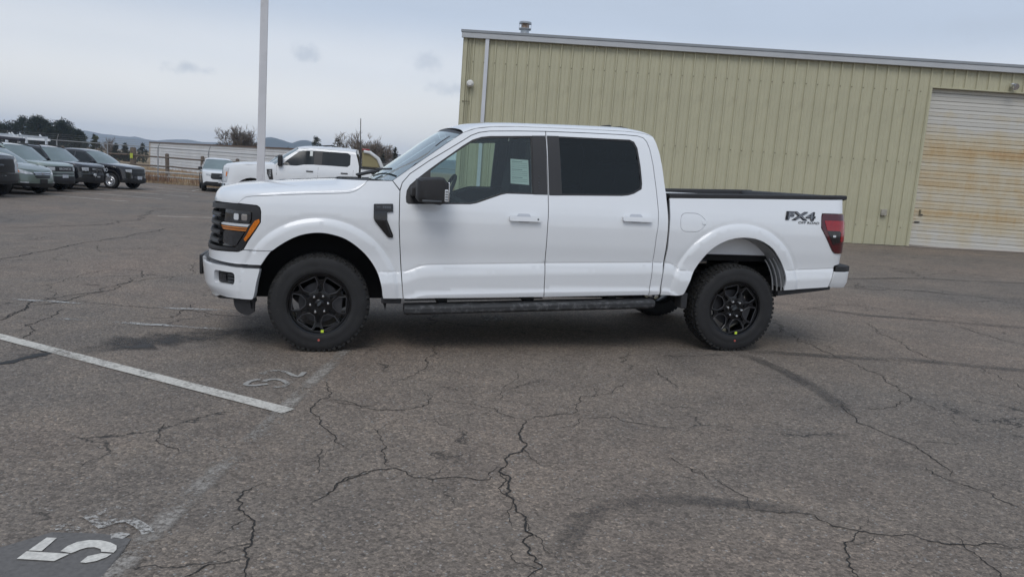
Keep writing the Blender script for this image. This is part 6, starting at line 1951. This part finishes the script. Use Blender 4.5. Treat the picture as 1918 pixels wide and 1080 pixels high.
CRV = dict(k=.955, hw=.91, xs=-.22, lf=.68, n2=2.6, xr=2.95, lr=.62, R=.345, wb=2.62, zb=.33, zf=.28, lip=.86, hood_t=.40, ztail=1.05,
    prof=([.2, .4, .7, .92, 1.02, 1.10, 1.35, 1.58, 1.68], [.85, .885, .905, .91, .90, .87, .77, .67, .56]),
    lean=([.2, .45, .6, .9, 1.1], [-.04, .03, .02, -.06, -.16]),
    hood=[(0, .93), (-.20, .985), (.2, 1.03), (.48, 1.07)], hoodc=[(-.74, .925), (-.42, 1.02), (.05, 1.095), (.28, 1.115)],
    belt=[(.48, 1.07), (1.0, 1.075), (2.6, 1.12), (3.05, 1.13)],
    apil=[(.48, 1.07), (.90, 1.35), (1.30, 1.565)], wsc=[(.28, 1.11), (.75, 1.41), (1.20, 1.62)],
    roof=[(1.30, 1.565), (1.7, 1.60), (2.4, 1.585), (2.85, 1.53)], roofc=[(1.20, 1.62), (1.68, 1.675), (2.4, 1.66), (2.92, 1.59)],
    dpil=[(2.85, 1.53), (2.98, 1.32), (3.05, 1.13)], dc=[(2.92, 1.59), (3.18, 1.36), (3.32, 1.14)],
    wins=[[(.74, 1.105), (.95, 1.28), (1.32, 1.515), (1.66, 1.54), (1.66, 1.12)], [(1.74, 1.12), (1.74, 1.54), (2.18, 1.525), (2.30, 1.15)], [(2.42, 1.18), (2.32, 1.51), (2.62, 1.48), (2.80, 1.26)]],
    seams=(.52, 1.70, 2.50), seamtop=1.07, mirror=(.80, 1.12), mirrorm=None, plate=.50, platem=None, wheel='grey', clad=.40, cladf=.42, rails=[(1.5, 1.59), (2.1, 1.60), (2.6, 1.56)],
    face=[('headlight', P3(1, (.20, .865), (.36, .90), (.66, .80), (.70, .745), (.50, .745), (.26, .79)), 'clear_headlamp', .008),
          ('turn_signal', P3(1, (.20, .868), (.32, .895), (.36, .80), (.26, .79)), 'amber_lens', .012),
          ('grille', P3(1, (.70, .80), (1, .81), (1, .70), (.74, .70)), 'satin_black_plastic', .010),
          ('chrome_bar', P3(1, (.71, .815), (1, .825), (1, .80), (.715, .79)), 'chrome', .016),
          ('chrome_bar', P3(1, (.74, .755), (1, .76), (1, .74), (.74, .735)), 'chrome', .016),
          ('lower_grille', P3(1, (.72, .68), (1, .68), (1, .60), (.78, .60)), 'satin_black_plastic', .008),
          ('fog_lamp', P3(1, (.36, .47), (.56, .47), (.56, .43), (.38, .43)), 'clear_headlamp', .018)])
SDY = dict(hw=1.0, xs=-.35, lf=.60, xr=4.85, lr=.30, n3=12, R=.41, wb=4.06, zb=.50, zf=.45, lip=1.20, hood_t=.42, ztail=1.44,
    prof=([.2, .5, .8, 1.05, 1.2, 1.32, 1.38, 1.55, 1.75, 1.92, 2.02], [.95, .98, .995, 1.0, .99, .965, .945, .885, .81, .74, .6]),
    lean=([.2, .5, .7, 1.2, 1.35], [-.03, .03, .02, -.02, -.08]),
    hood=[(0, 1.27), (-.30, 1.325), (.2, 1.355), (.62, 1.385)], hoodc=[(-.80, 1.32), (-.48, 1.385), (.10, 1.43), (.40, 1.445)],
    belt=[(.62, 1.385), (1.2, 1.39), (3.0, 1.44), (3.10, 1.44), (5.1, 1.47)],
    apil=[(.62, 1.385), (.95, 1.64), (1.26, 1.87)], wsc=[(.40, 1.44), (.78, 1.70), (1.14, 1.93)],
    roof=[(1.26, 1.87), (1.6, 1.915), (2.5, 1.925), (2.92, 1.90)], roofc=[(1.14, 1.93), (1.55, 2.0), (2.5, 2.02), (2.96, 1.99)],
    dpil=[(2.92, 1.90), (3.0, 1.66), (3.05, 1.44)], dc=[(2.96, 1.99), (3.04, 1.70), (3.08, 1.45)],
    wins=[[(.80, 1.375), (.98, 1.55), (1.28, 1.80), (1.42, 1.84), (1.74, 1.855), (1.74, 1.46), (1.45, 1.44), (1.20, 1.38)], [(1.95, 1.46), (1.95, 1.86), (2.70, 1.86), (2.78, 1.80), (2.78, 1.52), (2.70, 1.46)]],
    bpil=[(1.73, 1.458), (1.73, 1.858), (1.96, 1.862), (1.96, 1.458)],
    seams=(.68, 1.86, 2.88), seamtop=1.38, mirror=(.78, 1.50), mh=.30, plate=.62, wheel='grey', rr=.24, bed=(3.10, 5.12, 1.46), handles=((1.62, 1.26), (2.62, 1.27)), ag=.12,
    face=[('headlight', P3(1, (.26, 1.20), (.58, 1.20), (.58, .78), (.30, .78)), 'clear_headlamp', .010),
          ('side_marker', P3(1, (.29, 1.08), (.34, 1.08), (.34, .95), (.30, .96)), 'amber_lens', .016),
          ('grille', P3(1, (.58, 1.20), (1, 1.20), (1, .78), (.58, .78)), 'satin_black_plastic', .014),
          ('grille_bar', P3(1, (.58, 1.03), (1, 1.03), (1, .96), (.58, .96)), 'chrome', .022),
          ('front_bumper', P3(1, (.22, .74), (1, .76), (1, .52), (.26, .54)), 'chrome', .03)])
import copy as _cp
def var(S, **k):
    q = dict(S); q.update(k); return q

# far white heavy pickup
sd, VS = car('crew_cab_pickup', 'large white crew cab pickup side-on behind the light pole', 'pickup truck', (-8.45, 24.3), (-.985, -.17), SDY, WHITE)
sd.scale = (1.06, 1.0, 1.08)
# tinted front cab window with see-through look and a paper tag, fender vent, bed topper, black cap
V_ = VS
V_.panel('fender_vent', [(.40, 1.24), (.56, 1.25), (.56, 1.19), (.60, .92), (.50, .92), (.42, 1.10)], SATIN, e=.012, res=.1, flange=.02, parent=sd)
text('vent_letters', 'F250', .085, LAMPW, sd, (.495, -1.018, 1.12), (PI / 2, PI / 2, 0), .002, 0, 1.1)
V_.panel('window_tag', [(1.60, 1.70), (1.68, 1.70), (1.68, 1.84), (1.60, 1.84)], PAPER, e=-.003, res=.2, flange=0, mirror=False, parent=sd)
tp = MB()
# tan bed cover frame behind the cab
TANC = mat('tan_canvas', (.30, .26, .14), .7, var=.1, vscale=3)
sec = [(3.12, 1.50), (3.12, 1.93), (3.30, 1.92), (3.52, 1.78), (3.66, 1.50)]
MB().prism(sec, -.86, .86).build('headache_rack', TANC, sd, bevel=.02)
MB().tube([(3.16, -.88, 1.95), (3.34, -.88, 1.93), (3.58, -.88, 1.78), (3.74, -.88, 1.48)], .05, 8).build('rack_frame', WHITE, sd)
MB().tube([(3.16, .88, 1.95), (3.34, .88, 1.93), (3.58, .88, 1.78), (3.74, .88, 1.48)], .05, 8).build('rack_frame', WHITE, sd)
MB().box((3.22, -.88, 2.0), (.22, .06, .05)).build('marker_lamp', RED, sd, bevel=.01)
MB().tube([(1.9, 0, 2.03), (2.2, 0, 2.06), (2.3, 0, 2.02)], .02, 6).build('roof_fin', SATIN, sd)

# white compact pickups at the back
wm, VM = car('compact_pickup', 'small white compact pickup facing the camera beside the far fence', 'pickup truck', (-15.05, 37.9), (.42, -.907), var(MAV), WHITE)
wm2, _ = car('white_suv', 'white SUV roof half hidden behind the light pole and far white pickup', 'suv', (-12.6, 37.0), (-.55, -.835), var(BSP), WHITE)
wm2.scale = (1.12, 1.12, 1.14)
# the row at the left
car('compact_pickup', 'black compact pickup with silver steel wheels at the right end of the left row', 'pickup truck', (-18.0, 34.1), (.995, -.10), var(MAV, wheel='steel', rr=.235), BLACKP)
b1, VB = car('compact_suv', 'black boxy SUV with a bull bar third in the left row', 'suv', (-18.3, 31.25), (.99, -.12), var(BSP, wheel='black'), BLACKP)
b2, VG = car('compact_suv', 'pale green boxy SUV with black grille second in the left row', 'suv', (-17.7, 28.55), (.99, -.12), var(BSP, roofpaint=None), GREENL) if False else car('compact_suv', 'pale green boxy SUV with black grille second in the left row', 'suv', (-18.1, 28.7), (.99, -.12), var(BSP), GREENL)
c1, VC = car('crossover', 'sage green rounded crossover with chrome grille nearest in the left row', 'suv', (-17.3, 26.1), (.985, -.17), var(CRV, mirrorm=GREENP, platem=SATIN), GREENP)
pk, VP = car('dark_pickup', 'dark pickup front end cut off by the left edge of the photo', 'pickup truck', (-17.05, 23.5), (.985, -.17), var(SDY, wheel='black', face=[(a, b_, 'satin_black_plastic' if c == 'chrome' else c, d) for a, b_, c, d in SDY['face']]), BLACKP)
text('grille_letters', 'BRONCO', .12, LAMPW, b2, (-.872, 0, .905), (PI / 2, 0, -PI / 2), .003, 0, 1.25)
text('grille_letters', 'BRONCO', .12, LAMPW, b1, (-.872, 0, .905), (PI / 2, 0, -PI / 2), .003, 0, 1.25)
text('emblem', 'H', .13, CHROME, c1, (-.905, 0, .765), (PI / 2, 0, -PI / 2), .006, 0, 1.2)
for o, z in ((wm, .83),):
    pass
for root_, zz, xx in ((wm, .82, -.895), (wm2, .82, -.895), (pk, 1.0, -.975)):
    e_ = MB().lathe([(0, -.012), (.10, -.010), (.115, 0), (.115, .02)], 20, 'X').build('oval_emblem', BADGE, root_, loc=(xx, 0, zz)); e_.scale = (1, 1, .45)
bb = MB()
for s in (-1, 1):
    bb.tube([(-1.0, s * .28, .42), (-1.02, s * .26, .70), (-.99, s * .16, .95)], .03, 8)
bb.tube([(-.99, -.16, .95), (-.99, .16, .95)], .03, 8); bb.tube([(-1.02, -.27, .66), (-1.02, .27, .66)], .03, 8)
bb.build('bull_bar', SATIN, b1)
for s in (-1, 1):
    MB().lathe([(.06, 0), (.07, -.06), (0, -.065)], 14, 'X').build('driving_lamp', LAMPC, b1, loc=(-1.02, s * .40, .68))
    MB().lathe([(.075, 0), (.085, -.02), (.055, -.02)], 20, 'X').build('ring_lamp', LAMPW, b1, loc=(-.80, s * .66, .90))
VG.panel('dealer_sheet', [(1.0, 1.25), (1.2, 1.25), (1.2, 1.5), (1.0, 1.5)], PAPER, e=-.004, res=.3, flange=0, mirror=True, parent=b2)
# white rack truck behind the row: only the rack and a dark ladder box show
WHT2 = mat('white_rack_paint', (.66, .68, .70), .5, var=.08, vscale=3)
rk = empty('rack_truck', (-24.6, 37.2, -.27), (0, 0, -.12)); tag(rk, 'white steel ladder rack on a work truck behind the left row', 'ladder rack')
for x in (-1.6, -.5, .6):
    for y in (-.9, .9):
        MB().box((x, y, 1.62), (.09, .09, .95)).build('rack_post', WHT2, rk)
    MB().box((x, 0, 2.06), (.09, 1.9, .09)).build('rack_cross_bar', WHT2, rk)
for y in (-.9, .9):
    MB().box((-.5, y, 1.95), (2.6, .08, .12)).build('rack_side_rail', WHT2, rk)
    for x in (-1.35, -.75, .35):
        MB().box((x, y, 2.06), (.34, .05, .06), (0, .75, 0)).build('rack_brace', WHT2, rk)
MB().box((-.5, 0, .95), (3.0, 1.9, .75)).build('work_body', WHT2, rk, bevel=.03)
MB().prism([(-2.0, .5), (-4.2, .5), (-4.3, .95), (-3.2, 1.1), (-2.7, 1.62), (-2.0, 1.65)], -.92, .92).build('cab', WHT2, rk, bevel=.04)
for x in (-3.5, .2):
    for s in (-1, 1): far_wheel(rk, (x, s * .82, .38), .38, .235, s, 'black', .25)
lbx = MB().box((0, 0, 0), (1.9, .4, .15)).build('cargo_box', mat('cargo_box_dark', (.03, .032, .045), .5, var=.3, vscale=3), None, loc=(-24.6, 35.95, 1.62), rot=(0, 0.03, -.12), bevel=.04)
tag(lbx, 'long dark cargo box slung before the white ladder rack', 'cargo box')
